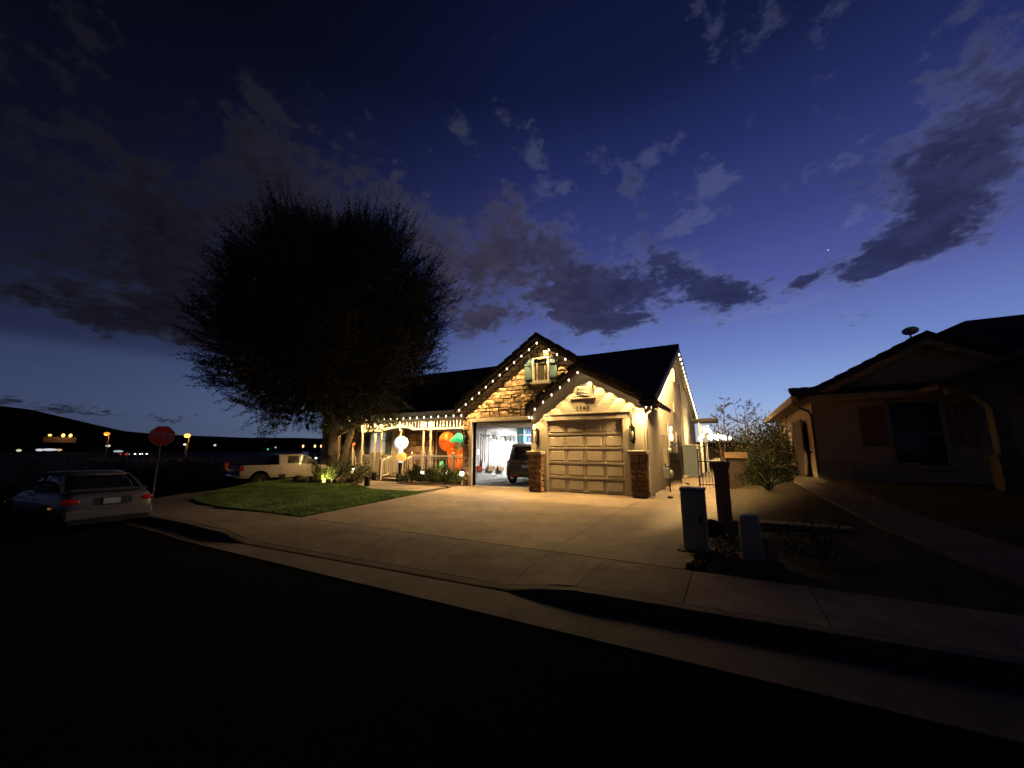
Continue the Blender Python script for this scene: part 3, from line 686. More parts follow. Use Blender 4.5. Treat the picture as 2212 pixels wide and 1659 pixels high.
# --- porch
pf = MB(); pf.box(-18.6, -10.2, 14.92, 17.0, -.1, .2); pf.build('porch_floor', concrete, H)
st = MB(); st.box(-15.6, -14.1, 14.35, 14.92, -.1, .1); st.build('porch_step', concrete, H)
pb = MB(); pb.box(-20.85, -10.2, 17.0, 17.2, 0, 4.2); pb.box(-20.85, -20.65, 17.2, 30, 0, 4.2); pb.build('porch_wall', stucco, H)
pc = MB(); pc.box(-18.8, -10.2, 14.95, 17.0, 3.1, 3.14); pc.build('porch_ceiling', soffit_m, H)
fb = MB(); fb.box(-18.95, -10.25, 14.70, 14.74, 3.2, 3.4); fb.box(-18.95, -18.9, 14.74, 17.5, 3.2, 3.4); fb.build('fascia_board', cream, H)
bm = MB(); bm.box(-18.0, -10.2, 14.95, 15.09, 2.98, 3.1); bm.build('porch_beam', cream, H)
def post(x, y, z0, z1):
    m = MB(); m.box(x - .075, x + .075, y - .075, y + .075, z0, z0 + 1.25)
    m.lathe((x, y, 0), [(.075, z0 + 1.25), (.05, z0 + 1.3), (.065, z0 + 1.36), (.05, z0 + 1.45), (.055, z1 - .75), (.045, z1 - .62), (.065, z1 - .56), (.05, z1 - .5)], 10)
    m.box(x - .07, x + .07, y - .07, y + .07, z1 - .5, z1); m.build('porch_post', cream, H)
for x in (-17.88, -16.88, -16.39, -15.0, -13.42, -12.95): post(x, 15.0, .2, 3.0)
bal = MB(); bal.box(-.022, .022, -.022, .022, 0, .12); bal.lathe((0, 0, 0), [(.014, .12), (.024, .2), (.016, .32), (.022, .55), (.014, .68)], 6); bal.box(-.022, .022, -.022, .022, .68, .78); balm = bal.mesh('baluster'); balm.materials.append(cream)
def railing(x0, x1, y=15.0, z=.2):
    m = MB(); m.box(x0, x1, y - .045, y + .045, z + .98, z + 1.05); r = m.build('railing', cream, H)
    m = MB(); m.box(x0, x1, y - .03, y + .03, z + .9, z + .94); m.build('rail', cream, r)
    m = MB(); m.box(x0, x1, y - .03, y + .03, z + .1, z + .15); m.build('rail', cream, r); n = max(2, int((x1 - x0) / .21))
    for i in range(n): inst(balm, 'baluster', r, (x0 + (i + .5) * (x1 - x0) / n, y, z + .14))
def newel(x, y, z0, z1):
    m = MB(); m.box(x - .055, x + .055, y - .055, y + .055, z0, z1); m.lathe((x, y, 0), [(.03, z1), (.055, z1 + .03), (.06, z1 + .07), (.03, z1 + .12), (.005, z1 + .15)], 8); m.build('newel_post', cream, H)
railing(-17.8, -16.96); railing(-16.31, -15.6); railing(-14.1, -13.5); railing(-12.87, -11.58); railing(-11.46, -10.24); railing(-13.34, -13.03)
for x in (-15.55, -14.15, -11.52): newel(x, 15.0, .2, 1.28)
for x in (-15.55, -14.15):
    newel(x, 14.28, 0, 1.0)
    m = MB(); m.beam((x, 14.3, .98), (x, 14.96, 1.18), .08, .06); m.beam((x, 14.3, .18), (x, 14.96, .36), .05, .05)
    r = m.build('handrail', cream, H)
    for k in range(4): inst(balm, 'baluster', r, (x, 14.42 + k * .15, .22 + k * .045))
def spandrel(x0, x1, zb0, zb1, zt_=2.98):
    m = MB(); m.beam((x0, 15.0, zb0), (x1, 15.0, zb1), .06, .09, up=(0, 0, 1)); m.box(x0, x1, 14.97, 15.03, zt_ - .04, zt_); r = m.build('spandrel', cream, H)
    n = max(1, int(round((x1 - x0) / .2)))
    for i in range(n):
        f = (i + .5) / n; zb = zb0 + (zb1 - zb0) * f
        inst(spm, 'spindle', r, (x0 + (x1 - x0) * f, 15.0, zb), None, (1, 1, (zt_ - zb) / .4))
sp_ = MB(); sp_.lathe((0, 0, 0), [(.016, 0), (.016, .06), (.03, .1), (.022, .2), (.032, .3), (.014, .36), (.016, .4)], 6); spm = sp_.mesh('spindle'); spm.materials.append(white)
spandrel(-17.8, -16.96, 2.56, 2.56); spandrel(-16.8, -16.46, 2.56, 2.56); spandrel(-16.3, -15.6, 2.56, 2.7); spandrel(-15.6, -14.5, 2.7, 2.7); spandrel(-14.5, -14.1, 2.7, 2.56)
spandrel(-14.1, -13.5, 2.56, 2.56); spandrel(-13.35, -13.02, 2.56, 2.56); spandrel(-12.87, -10.24, 2.56, 2.56)
# porch back wall: stone entry panel, door, windows and shutters
sw = MB(); sw.box(-16.6, -14.3, 16.9, 17.0, .2, 3.1); swo = sw.build('entry_stone_panel', mortar, H)
z = .22
while z < 3.0:
    hh = rnd.uniform(.28, .42); a = -16.6
    while a < -14.35:
        ww = min(rnd.uniform(.35, .7), -14.3 - a); ww = -14.3 - a if -14.3 - a - ww < .15 else ww
        stone_piece([(a + .012, z + .012), (a + ww - .012, z + .012), (a + ww - .012, z + hh - .012), (a + .012, z + hh - .012)], lambda p, q, d: (p, 16.9 - d, q), .05, stone_d, swo); a += ww
    z += hh
dr = MB(); dr.box(-14.15, -13.2, 16.93, 17.0, .2, 2.5); fd = dr.build('front_door', M('door_stain', (.035, .022, .015), .5), H)
pn = MB()
for x in (-14.05, -13.62):
    for z0, z1 in ((.35, 1.0), (1.12, 2.35)): pn.box(x, x + .36, 16.915, 16.93, z0, z1)
pn.build('door_panel', M('door_stain2', (.05, .032, .02), .5), fd)
kn = MB(); kn.ball((-13.28, 16.88, 1.2), .035); kn.build('handle', number_m, fd, smooth=True)
def pwindow(x0, x1, z0, z1, nl, y=17.0):
    m = MB(); b = .07
    m.box(x0 - b, x0, y - .06, y, z0 - b, z1 + b); m.box(x1, x1 + b, y - .06, y, z0 - b, z1 + b); m.box(x0, x1, y - .06, y, z0 - b, z0); m.box(x0, x1, y - .06, y, z1, z1 + b)
    for i in range(1, nl): x = x0 + (x1 - x0) * i / nl; m.box(x - .04, x + .04, y - .05, y, z0, z1)
    wn_ = m.build('window', cream, H)
    p = MB(); p.box(x0, x1, y - .02, y - .005, z0, z1); p.build('pane', M('lit_blind', (.45, .45, .46), .4, emit=(1, .93, .85), es=.28) if nl == 3 else glass_d, wn_)
pwindow(-19.45, -18.2, 1.35, 2.55, 3); pwindow(-11.9, -10.9, 1.3, 2.6, 1)
for x0, x1 in ((-19.95, -19.58), (-18.06, -17.7), (-12.5, -12.05)):
    m = MB(); m.box(x0, x1, 16.95, 17.0, 1.25, 2.62); so = m.build('shutter', teal, H)
    m = MB(); m.box(x0 + .02, x1 - .02, 16.93, 16.95, 1.4, 1.5); m.build('batten', teal, so); m = MB(); m.box(x0 + .02, x1 - .02, 16.93, 16.95, 2.35, 2.45); m.build('batten', teal, so)
# small gable over the porch entry
zg = lambda x: 5.15 - .62 * abs(x + 16.4)
m = MB()
for a, b in ((-19.0, -16.4), (-16.4, -13.8)):
    q = roofslab(a, b, 14.9, 20.5, .12, '', None, zg); o = len(m.v); m.v += q.v; m.f += [tuple(i + o for i in f) for f in q.f]
m.build('porch_gable_roof', tile_m, H)
m = MB(); m.ext([(-18.6, 15.3, 3.6), (-14.2, 15.3, 3.6), (-16.4, 15.3, 4.95)], (0, .1, 0)); m.build('porch_gable_wall', stucco, H)
m = MB()
for a, b in ((-19.0, -16.4), (-16.4, -13.8)): m.hexa([(a, 14.86, zg(a) - .26), (b, 14.86, zg(b) - .26), (b, 14.9, zg(b) - .26), (a, 14.9, zg(a) - .26), (a, 14.86, zg(a) - .08), (b, 14.86, zg(b) - .08), (b, 14.9, zg(b) - .08), (a, 14.9, zg(a) - .08)])
m.build('fascia_board', fascia_m, H)
# --- side wall details (x = -2.4)
def sbox(name, y0, y1, z0, z1, d, mat, x=-2.4, parent=H, bev=0):
    m = MB(); m.box(x, x + d, y0, y1, z0, z1); return m.build(name, mat, parent, bevel=bev)
wn2 = sbox('side_window', 19.1, 20.6, 1.3, 2.75, .05, stucco_trim); sbox('pane', 19.3, 20.4, 1.4, 2.65, .02, M('sky_glass', (.25, .35, .42), .08, spec=.9), x=-2.35, parent=wn2)
sd = sbox('side_door', 22.3, 24.6, 0, 2.45, .05, stucco_trim); sbox('door_leaf', 22.6, 24.3, .05, 2.3, .02, wood_b, x=-2.35, parent=sd)
sbox('wall_vent', 21.9, 22.5, 3.5, 4.0, .06, stucco_trim); sbox('attic_vent', 23.0, 23.4, 5.3, 6.0, .06, white); sbox('downspout', 26.0, 26.15, .2, 5.6, .07, stucco_trim)
# ------------------------------------------------------------------ string lights along the eaves
bulb_m = M('bulb_glow', (1, .8, .5), emit=(1.0, .80, .50), es=9)
cord_m = M('cord', (.03, .03, .025), .7)
bb = MB(); bb.lathe((0, 0, 0), [(.012, .0), (.03, -.02), (.036, -.055), (.03, -.085), (.008, -.105)], 8); bulbmesh = bb.mesh('bulb'); bulbmesh.materials.append(bulb_m)
for p_ in bulbmesh.polygons: p_.use_smooth = True
BOOST = 2.55
def lights(label, pts, power=34, ang=104, every=1, blend=.75, down=(0, -.62, -1), group='bulb strings along the eaves', scale=.72, col=WARM, wash=0):
    t = thing('string_lights', label, 'string lights', pts[0], group=group)
    c = MB(); c.tube([(p[0], p[1], p[2] + .015) for p in pts] if len(pts) > 1 else [pts[0], (pts[0][0] + .05, pts[0][1], pts[0][2])], .008, 4); c.build('cord', cord_m, t)
    for i, p in enumerate(pts):
        inst(bulbmesh, 'bulb', t, p, None, (scale * .8, scale * .8, scale * 1.15))
        if i % every == 0: spot('bulb_beam', (p[0], p[1], p[2] - .07 - .05 * scale), down, power * BOOST, col, ang, blend, .015)
        if wash: spot('bulb_wash', (p[0], p[1], p[2] - .07 - .05 * scale), (0, .02, -1), wash, col, 70, .05, .01)
    return t
st_ = .345
lights('bulb string up the left edge of the tall stone gable, longest front run', [(-6.43 - k * st_, 13.65, zt(-6.43 - k * st_) - .33) for k in range(0, 12)], wash=95, power=40)
lights('three bulbs right of the gable window under the tall stone gable edge', [(-6.43 + (k + 1.5) * st_, 13.67, zt(-6.43 + (k + 1.5) * st_) - .33) for k in range(4)], power=30, wash=75)
lights('bulb string up the left edge of the small stucco gable', [(-4.55 - k * st_, 13.1, zs(-4.55 - k * st_) - .33) for k in range(0, 6)] + [(-6.58, 13.2, 2.78), (-6.5, 13.28, 2.76)], wash=80, power=38)
lights('bulb string down the right edge of the small stucco gable, hidden behind its board', [(-4.55 + (k + 1) * st_, 13.22, zs(-4.55 + (k + 1) * st_) - .19) for k in range(0, 6)], wash=80, power=38)
lights('three clustered bulbs at the right corner eave of the small stucco gable', [(-2.25, 13.12, 2.94), (-2.08, 13.16, 2.92), (-1.95, 13.22, 2.9)], power=45, down=(-.1, .2, -1), ang=140, blend=.3)
lights('bulb string along the white porch eave', [(-18.75 + k * .462, 14.73, 3.16) for k in range(19)], power=42, ang=152, blend=.5, down=(0, -.12, -1), scale=.75)
lights('bulb string behind the near edge board of the right side gable', [(-2.10, 14.0 + k * .9, zmain(14.0 + k * .9) - .24) for k in range(10)], power=270, down=(-.1, -.1, -1), ang=150, blend=.4, scale=.7)
lights('long bulb string down the far edge of the right side gable', [(-2.02, 23.3 + k * .6, zmain(23.3 + k * .6) - .44) for k in range(23)], power=165, scale=1.2, down=(-.12, -.1, -1), ang=135, blend=.4)
fx = thing('gable_floodlight', 'bright small floodlight under the peak of the tall stone gable', 'light', (-6.1, 13.95, 5.5))
m = MB(); m.lathe((-6.12, 13.8, 5.42), [(.05, .08), (.06, .02), (.07, 0)], 10); m.build('housing', fascia_m, fx); m = MB(); m.ball((-6.12, 13.8, 5.41), (.06, .05, .035)); m.build('lamp', M('flood_glow', (1, .9, .6), emit=(1, .78, .4), es=60), fx)
spot('flood_beam', (-6.12, 13.75, 5.36), (0, .35, -1), 26, WARM, 130, .6)

# ------------------------------------------------------------------ things by the side wall and gate
def gate_leaf(t, a, b, h0, h1, arch, nb, z0=.14):
    a, b = Vector(a), Vector(b); d = b - a
    def top(u): return h0 + (h1 - h0) * u + arch * math.sin(math.pi * u)
    for u in (0, 1): p = a + d * u; fr = MB(); fr.tube([(p.x, p.y, .02), (p.x, p.y, top(u))], .03, 6); fr.build('post', black, t)
    for z in (z0, 1.05): m = MB(); m.beam((a.x, a.y, z), (b.x, b.y, z), .03, .04); m.build('rail', black, t)
    m = MB(); m.tube([(a + d * u) + Vector((0, 0, top(u) - .08)) for u in np.linspace(0, 1, 9)], .02, 5); m.build('top_rail', black, t)
    for i in range(nb):
        u = (i + 1) / (nb + 1); p = a + d * u
        m = MB(); m.tube([(p.x, p.y, .03), (p.x, p.y, top(u))], .011, 5); m.build('bar', black, t)
t = thing('iron_gate', 'black iron gate leaf with arched top standing by the boundary pillar', 'gate', (-1.1, 17.6, 0)); gate_leaf(t, (-1.12, 17.6, 0), (-.08, 17.75, 0), 1.55, 1.85, .25, 8)
t = thing('iron_gate', 'black iron gate leaf swung open beside the side wall', 'gate', (-2.3, 18.0, 0)); gate_leaf(t, (-2.3, 18.0, 0), (-1.98, 19.4, 0), 1.6, 1.95, 0, 11)
m = MB(); m.obox((-2.15, 18.75, .78), (.02, 1.35, 1.2), Matrix.Rotation(math.atan2(-.32, 1.4), 3, 'Z')); m.build('mesh_panel', black, t)
t = thing('electric_panel', 'beige electric meter panel fixed on the side wall near the gate', 'electric panel', (-2.4, 17.7, .8))
m = MB(); m.box(-2.4, -2.24, 17.3, 17.95, .85, 2.15); m.build('cabinet', stucco_trim, t, bevel=.015)
m = MB(); m.lathe((-2.24, 17.75, 1.5), [(.1, 0), (.1, .08), (.07, .13)], 12, 'X'); m.build('meter', M('meter_glass', (.5, .5, .48), .2), t)
m = MB(); m.tube([(-2.33, 17.6, .85), (-2.33, 17.6, .05)], .03, 6); m.build('conduit', stucco_trim, t)
t = thing('gas_meter', 'grey gas meter with pipes low on the side wall', 'gas meter', (-2.3, 16.5, 0))
m = MB(); m.box(-2.34, -2.1, 16.5, 16.85, .42, .8); m.ball((-2.05, 16.68, .58), (.09, .14, .16), 10, 7); m.build('meter', M('meter_grey', (.32, .32, .30), .6), t, bevel=.03)
m = MB(); m.tube([(-2.3, 16.3, .02), (-2.3, 16.3, .95), (-2.22, 16.5, 1.0), (-2.22, 16.65, .8)], .022, 6); m.tube([(-2.2, 16.9, .05), (-2.2, 16.9, .65), (-2.2, 16.78, .66)], .022, 6); m.build('pipe', M('pipe_grey', (.28, .27, .25), .5, metal=.3), t)
m = MB(); m.lathe((-2.18, 16.3, .9), [(.07, 0), (.08, .04), (.05, .08)], 10, 'X'); m.build('regulator', M('meter_grey', (.32, .32, .3)), t)
t = thing('valve_post', 'thin dark valve pipe standing in the concrete before the gas meter', 'pipe', (-1.95, 15.4, 0)); m = MB(); m.tube([(-1.98, 15.5, 0), (-1.98, 15.5, .42)], .02, 6); m.build('pipe', blackp, t); m = MB(); m.box(-2.1, -1.86, 15.47, 15.53, .4, .45); m.build('handle', blackp, t)
t = thing('storage_cabinet', 'tall grey blue metal cabinet against the side wall behind the open gate leaf', 'cabinet', (-2.0, 24.6, 0))
m = MB(); m.box(-2.33, -1.5, 24.6, 26.2, .02, 1.78); m.build('body', iron_grey, t, bevel=.02); m = MB(); m.box(-1.58, -1.5, 24.56, 24.6, .05, 1.75); m.build('edge_trim', cream, t); m = MB(); m.box(-2.36, -1.46, 24.55, 26.25, 1.78, 1.83); m.build('lid', cream, t)
t = thing('hose_reel', 'coiled pale hose with dark nozzle on the ground by the grey cabinet', 'hose', (-2.2, 23.6, 0))
m = MB(); pts = [(-2.15 + .16 * math.cos(a), 23.6 + .3 * math.sin(a), .03 + a * .006) for a in np.linspace(0, 18, 70)]; m.tube(pts, .022, 5); m.build('hose', cream, t, smooth=True); m = MB(); m.beam((-2.25, 23.4, .15), (-2.33, 23.9, .6), .05, .05); m.build('nozzle', blackp, t)
for x, y, l in ((-1.75, 19.2, 'small dark leaf litter clump on the concrete before the open gate'), (-1.75, 13.45, 'small dark clod on the concrete right of the stone pier')):
    m = MB(); m.ball((0, 0, 0), (.09, .07, .05), 8, 5, lambda a, b: 1 + .2 * math.sin(3 * a + b)); o = m.build('debris', soil, smooth=True); o.location = (x, y, .03); tag(o, l, 'debris')
# pillars, boundary wall, pedestals
pil_m = M('pillar_stucco', (.32, .20, .12), .9, bump=.4, bs=50, n=.2)
t = thing('pillar', 'tall slim brown stucco pillar with flared cap beside the driveway', 'pillar', (-.15, 8.4, 0))
m = MB(); m.box(-.28, -.04, 8.3, 8.62, -.05, 1.16); m.build('shaft', pil_m, t, bevel=.01)
m = MB(); m.loft([[(-.28, 8.3, 1.12), (-.04, 8.3, 1.12), (-.04, 8.62, 1.12), (-.28, 8.62, 1.12)], [(-.33, 8.25, 1.22), (.0, 8.25, 1.22), (.0, 8.67, 1.22), (-.33, 8.67, 1.22)], [(-.33, 8.25, 1.28), (.0, 8.25, 1.28), (.0, 8.67, 1.28), (-.33, 8.67, 1.28)]]); m.build('cap', pil_m, t)
t = thing('pillar', 'wide brown pillar with dark cap at the hinge side of the right gate', 'pillar', (.2, 17.7, 0))
m = MB(); m.box(-.05, .55, 17.6, 18.2, 0, 1.2); m.build('shaft', M('pillar_tan', (.07, .05, .035), .9, bump=.4), t); m = MB(); m.box(-.16, .62, 17.52, 18.28, 1.2, 1.42); m.build('cap', pil_m, t)
t = thing('boundary_wall', 'low tan block wall running back from the gate pillar', 'wall', (.25, 18.2, 0))
bk_ = MB(); bk_.box(-.19, .19, -.095, .095, 0, .185); bkm = bk_.mesh('block'); bkm.materials.append(M('block', (.30, .19, .11), .9, bump=.4, rand=.12))
for r_ in range(6):
    for k in range(20): inst(bkm, 'block', t, (.25, 18.45 + k * .4 + (.2 if r_ % 2 else 0), .2 * r_), (0, 0, R(90)))
t = thing('rear_wall', 'orange lit block wall at the back of the patio beyond the gate', 'wall', (-.6, 39.5, 0))
for r_ in range(9):
    for k in range(14): inst(bkm, 'block', t, (-3.4 + k * .4 + (.2 if r_ % 2 else 0), 39.5, .2 * r_))
cab_m = M('cabinet_green', (.46, .42, .31), .55, n=.1, spec=.4)
t = thing('utility_cabinet', 'tall green grey utility cabinet at the driveway corner by the pavement', 'utility cabinet', (-.5, 6.8, 0))
m = MB(); m.box(-.72, -.38, 6.68, 6.98, -.02, .87); m.build('body', cab_m, t, bevel=.025); m = MB(); m.box(-.735, -.365, 6.665, 6.995, .87, .925); m.build('lid', M('cabinet_lid', (.30, .28, .22), .5), t, bevel=.03)
m = MB(); m.box(-.80, -.3, 6.6, 7.05, -.06, .02); m.build('base', kerb_m, t); m = MB(); m.box(-.69, -.41, 6.668, 6.68, .06, .82); m.build('access_door', cab_m, t, bevel=.004); m = MB(); m.box(-.47, -.43, 6.645, 6.668, .42, .54); m.build('latch', black, t)
t = thing('utility_pedestal', 'short rounded tan green utility pedestal in the gravel right of the brown pillar', 'utility pedestal', (.18, 6.9, 0))
m = MB(); ring = lambda z, k: [(.17 + .135 * k * math.copysign(abs(math.cos(a)) ** .45, math.cos(a)), 6.62 + .12 * k * math.copysign(abs(math.sin(a)) ** .45, math.sin(a)), z) for a in np.linspace(0, 2 * math.pi, 24, endpoint=False)]
m.loft([ring(-.05, 1), ring(.5, .97), ring(.56, .92), ring(.59, .8), ring(.605, .5)]); m.build('cover', M('pedestal_tan', (.56, .52, .36), .6, n=.12), t, smooth=True)
m = MB(); m.loft([ring(-.05, 1.08), ring(.06, 1.06)]); m.build('base', cab_m, t)
m = MB(); m.ball((0, 0, 0), (.19, .15, .16), 12, 8, lambda a, b: 1 + .12 * math.sin(2 * a + 2 * b)); o = m.build('boulder', M('black_rock', (.012, .012, .012), .9, bump=.6), smooth=True); o.location = (-.38, 8.05, .12); tag(o, 'low black boulder between the green cabinet and the brown pillar', 'boulder')
# gravel round the pedestals
G = MB()
for k in range(900):
    x, y = rnd.uniform(-.62, .5), rnd.uniform(5.8, 8.2)
    if x < -.3 and y < 7.1 and rnd.random() < .6: continue
    r = rnd.uniform(.012, .032); q = [(x + r * math.cos(a) * rnd.uniform(.7, 1.2), y + r * math.sin(a) * rnd.uniform(.7, 1.2), -.01) for a in np.linspace(0, 6.28, 6)[:-1]]
    o = len(G.v); G.v += q + [(a + (x - a) * .45, b + (y - b) * .45, .01 + r * .7) for a, b, c in q]
    G.f += [(o + i, o + (i + 1) % 5, o + 5 + (i + 1) % 5, o + 5 + i) for i in range(5)] + [tuple(o + 5 + i for i in range(5))]
tag(G.build('gravel', M('gravel_stone', (.14, .10, .07), .9, n=.6, ns=20)), kind='stuff')

# ------------------------------------------------------------------ plants
def bush(name, label, c, r, n, mats, L=.12, Wd=.045, group=None, cat='bush', stems=5, flat=1.0, up=.5):
    t = thing(name, label, cat, (c[0], c[1], c[2]), group=group); r = np.array(r)
    m = MB()
    for k in range(stems):
        a = rnd.uniform(0, 6.28); q = (c[0] + r[0] * .6 * math.cos(a), c[1] + r[1] * .6 * math.sin(a), c[2] + r[2] * rnd.uniform(.8, 1.3)); m.tube([c, ((c[0] + q[0]) / 2, (c[1] + q[1]) / 2, c[2] + r[2] * .7), q], [.02, .012, .004], 4)
    m.build('stem', bark, t)
    nc = max(6, n // 60); cl = rng.normal(size=(nc, 3)); cl /= np.linalg.norm(cl, axis=1)[:, None]; cl *= rng.uniform(.45, 1, nc)[:, None]; cl[:, 2] = np.abs(cl[:, 2]) * flat
    for i, mt in enumerate(mats):
        k = n // len(mats); idx = rng.integers(0, nc, k); P = cl[idx] + rng.normal(0, .17, (k, 3)); P[:, 2] = np.abs(P[:, 2]); D = P / (np.linalg.norm(P, axis=1)[:, None] + 1e-6) + np.array([0, 0, up])
        npmesh('foliage', leaves(np.array(c) + P * r, L, Wd, rng, D, .7), 4, mt, t)
    return t
# bed along the porch rail
for i, (x, y, lab) in enumerate([(-12.9, 13.75, 'leafy green shrub at the left end of the bed below the porch rail'), (-12.0, 13.9, 'leafy green shrub second from the left in the porch bed'),
                                 (-11.2, 14.0, 'leafy green shrub in the middle right of the porch bed'), (-10.55, 14.2, 'leafy green shrub beside the stone corner in the porch bed')]):
    bush('shrub', lab, (x, y, .06), (.62, .55, .62), 1500, (leaf_g, leaf_g, leaf_s), .13, .035, 'shrubs along the porch rail', 'shrub', up=.9)
bush('shrub', 'small rounded green shrub left of the porch steps by a path lamp', (-16.9, 14.4, .05), (.55, .5, .75), 1100, (leaf_g, leaf_s), .12, .04, cat='shrub')
bush('shrub', 'tall green shrub against the left end of the porch', (-18.9, 14.7, .05), (.7, .6, 1.1), 1500, (leaf_g, leaf_s), .13, .045, cat='shrub')
bush('shrub', 'broad reddish brown shrub right of the tree trunk', (-16.7, 12.9, .05), (1.0, .7, .85), 2200, (leaf_o, leaf_s, leaf_g), .12, .05, cat='shrub')
bush('ground_shrub', 'low dry clump of groundcover at the path edge of the flower bed', (-15.3, 12.4, .0), (.75, .5, .28), 1000, (leaf_o, leaf_s), .1, .04, cat='groundcover')
t = thing('flower_bed', 'round flower bed with lit yellow green spikes in front of the tree', 'flower bed', (-17.4, 12.2, 0))
m = MB(); m.ball((-17.6, 12.6, -.05), (1.9, 1.1, .28), 24, 10, lambda a, b: 1 + .05 * math.sin(5 * a)); m.build('mound', soil, t, smooth=True)
for k in range(34):
    a = rnd.uniform(0, 6.28); c = (-16.6 + .75 * math.cos(a) * rnd.random() ** .5, 11.95 + .3 * math.sin(a), .1); P = np.array(c) + rng.normal(0, .05, (26, 3)) * [1, 1, 0]; hh = rnd.uniform(.25, .6)
    P[:, 2] = c[2] + rng.uniform(0, hh, 26); npmesh('flower_spike', leaves(P, .11, .04, rng, np.tile([0, 0, 1.2], (26, 1)), .6), 4, leaf_y if k % 4 else leaf_g, t)
for k, (x, y, r) in enumerate([(-18.4, 11.8, .3), (-18.0, 11.6, .24), (-17.5, 11.55, .2), (-18.8, 12.0, .25), (-15.9, 12.0, .17), (-17.1, 11.6, .15), (-16.1, 11.75, .14)]):
    m = MB(); f1, f2 = rnd.uniform(2, 4), rnd.uniform(0, 6); m.ball((0, 0, 0), (r, r * .8, r * .7), 10, 7, lambda a, b: 1 + .13 * math.sin(f1 * a + f2) * math.sin(2 * b + f2)); o = m.build('boulder', M('bed_rock', (.17, .11, .07), .9, bump=.6, bs=15, rand=.3), smooth=True)
    o.location = (x, y, .1); tag(o, ['largest brown boulder at the left of the flower bed', 'brown boulder second in the flower bed edging', 'mid sized brown boulder at the front of the flower bed', 'brown boulder furthest left beside the lawn', 'small boulder at the right end of the flower bed', 'small boulder before the lit flower spikes', 'smallest boulder by the bed spotlight'][k], 'boulder', 'boulders round the flower bed')
def blades(name, label, c, n, L, lean=.6, wd=.03, mat=leaf_s, cat='grass plant'):
    t = thing(name, label, cat, c); m = MB()
    for k in range(n):
        a = rnd.uniform(0, 6.28); l = L * rnd.uniform(.6, 1.1); s = rnd.uniform(.1, lean); pts = []
        for u in (0, .35, .7, 1): pts.append(Vector((c[0] + math.cos(a) * l * s * u * (.4 + .6 * u), c[1] + math.sin(a) * l * s * u * (.4 + .6 * u), c[2] + l * (u - .55 * s * u * u))))
        sd_ = Vector((-math.sin(a), math.cos(a), 0)); o = len(m.v)
        for p, w_ in zip(pts, (wd, wd, wd * .7, .003)): m.v += [tuple(p - sd_ * w_ / 2), tuple(p + sd_ * w_ / 2)]
        for j in range(3): m.f.append((o + 2 * j, o + 2 * j + 1, o + 2 * j + 3, o + 2 * j + 2))
    tag(m.build('blade', mat, t), kind='stuff'); m = MB(); m.lathe(c, [(.1, -.05), (.07, .12), (.03, .18)], 8); m.build('crown', bark, t)
blades('grass_plant', 'tall arching spiky grass plant left of the tree trunk', (-17.7, 12.3, .15), 60, 1.15, 1.3, .045)
# neighbour yard
blades('grass_plant', 'big wispy ornamental grass leaning toward the walkway of the dark house', (1.15, 17.2, .3), 130, 1.9, 1.5, .022, leaf_n, cat='grass plant')
blades('grass_plant', 'smaller wispy grass clump in the dark yard before the bush', (1.0, 14.6, .2), 70, 1.1, 1.4, .02, leaf_n, cat='grass plant')
bush('shrub', 'big dark bush behind the gate pillar', (1.5, 20.6, .4), (1.35, 1.6, 2.25), 7500, (leaf_n, leaf_n, leaf_s, leaf_n, leaf_n), .17, .04, up=.45, stems=9)
bush('shrub', 'low spreading bush sloping to the walkway of the dark house', (1.1, 16.8, .3), (.8, 1.6, .8), 3000, (leaf_n, leaf_n), .16, .035)
bush('shrub', 'thin dark bush in front of the dark yard', (1.05, 7.1, .0), (.55, .5, .55), 900, (leaf_d,), .07, .015)
bush('shrub', 'far dark bush between the houses', (2.9, 29, .5), (1.3, 1.5, 2.6), 2500, (leaf_d, leaf_s), .22, .07)
bush('shrub', 'wide dark hedge bush beyond the rear block wall', (.6, 43, .2), (3.2, 1.6, 3.0), 3500, (leaf_s, leaf_d), .26, .08)
bush('shrub', 'low dark shrub at the edge of the yard gravel', (4.9, 8.8, .2), (.8, .6, .5), 600, (leaf_o, leaf_s), .12, .04)
for i, (x, y, h) in enumerate([(-.3, 24.0, 4.7), (.75, 24.5, 4.75), (1.75, 24.0, 4.1), (2.55, 24.8, 4.15)]):
    t = thing('tall_shrub', ['bare branched tall shrub left of four behind the gate', 'tallest feathery shrub behind the gate', 'thin feathery shrub third from the gate', 'wide topped feathery shrub nearest the dark house'][i], 'shrub', (x, y, .3), group='tall feathery shrubs against the sky')
    m = MB(); LP, LD = [], []
    for s_ in range(3):
        a = rnd.uniform(0, 6.28); top = Vector((x + .35 * math.cos(a), y + .35 * math.sin(a), .3 + h * rnd.uniform(.75, .97) - .3)); pts = [Vector((x, y, .2)), Vector((x, y, .2)).lerp(top, .5) + Vector((rnd.uniform(-.12, .12), 0, 0)), top]; m.tube(pts, [.035, .02, .006], 4)
        for k in range(16):
            u = rnd.uniform(.3, 1); p = pts[0].lerp(top, u); b = rnd.uniform(0, 6.28); l = rnd.uniform(.25, .6) * (1.25 - u * .6); q = p + Vector((math.cos(b) * l, math.sin(b) * l, rnd.uniform(.05, .3))); m.tube([p, q], [.008, .003], 3)
            for j in range(18): LP.append(p.lerp(q, rnd.uniform(.25, 1.05))); LD.append((q - p).normalized())
    m.build('stem', bark, t); npmesh('foliage', leaves(np.array(LP), .12, .035, rng, np.array(LD), .5), 4, leaf_s, t)

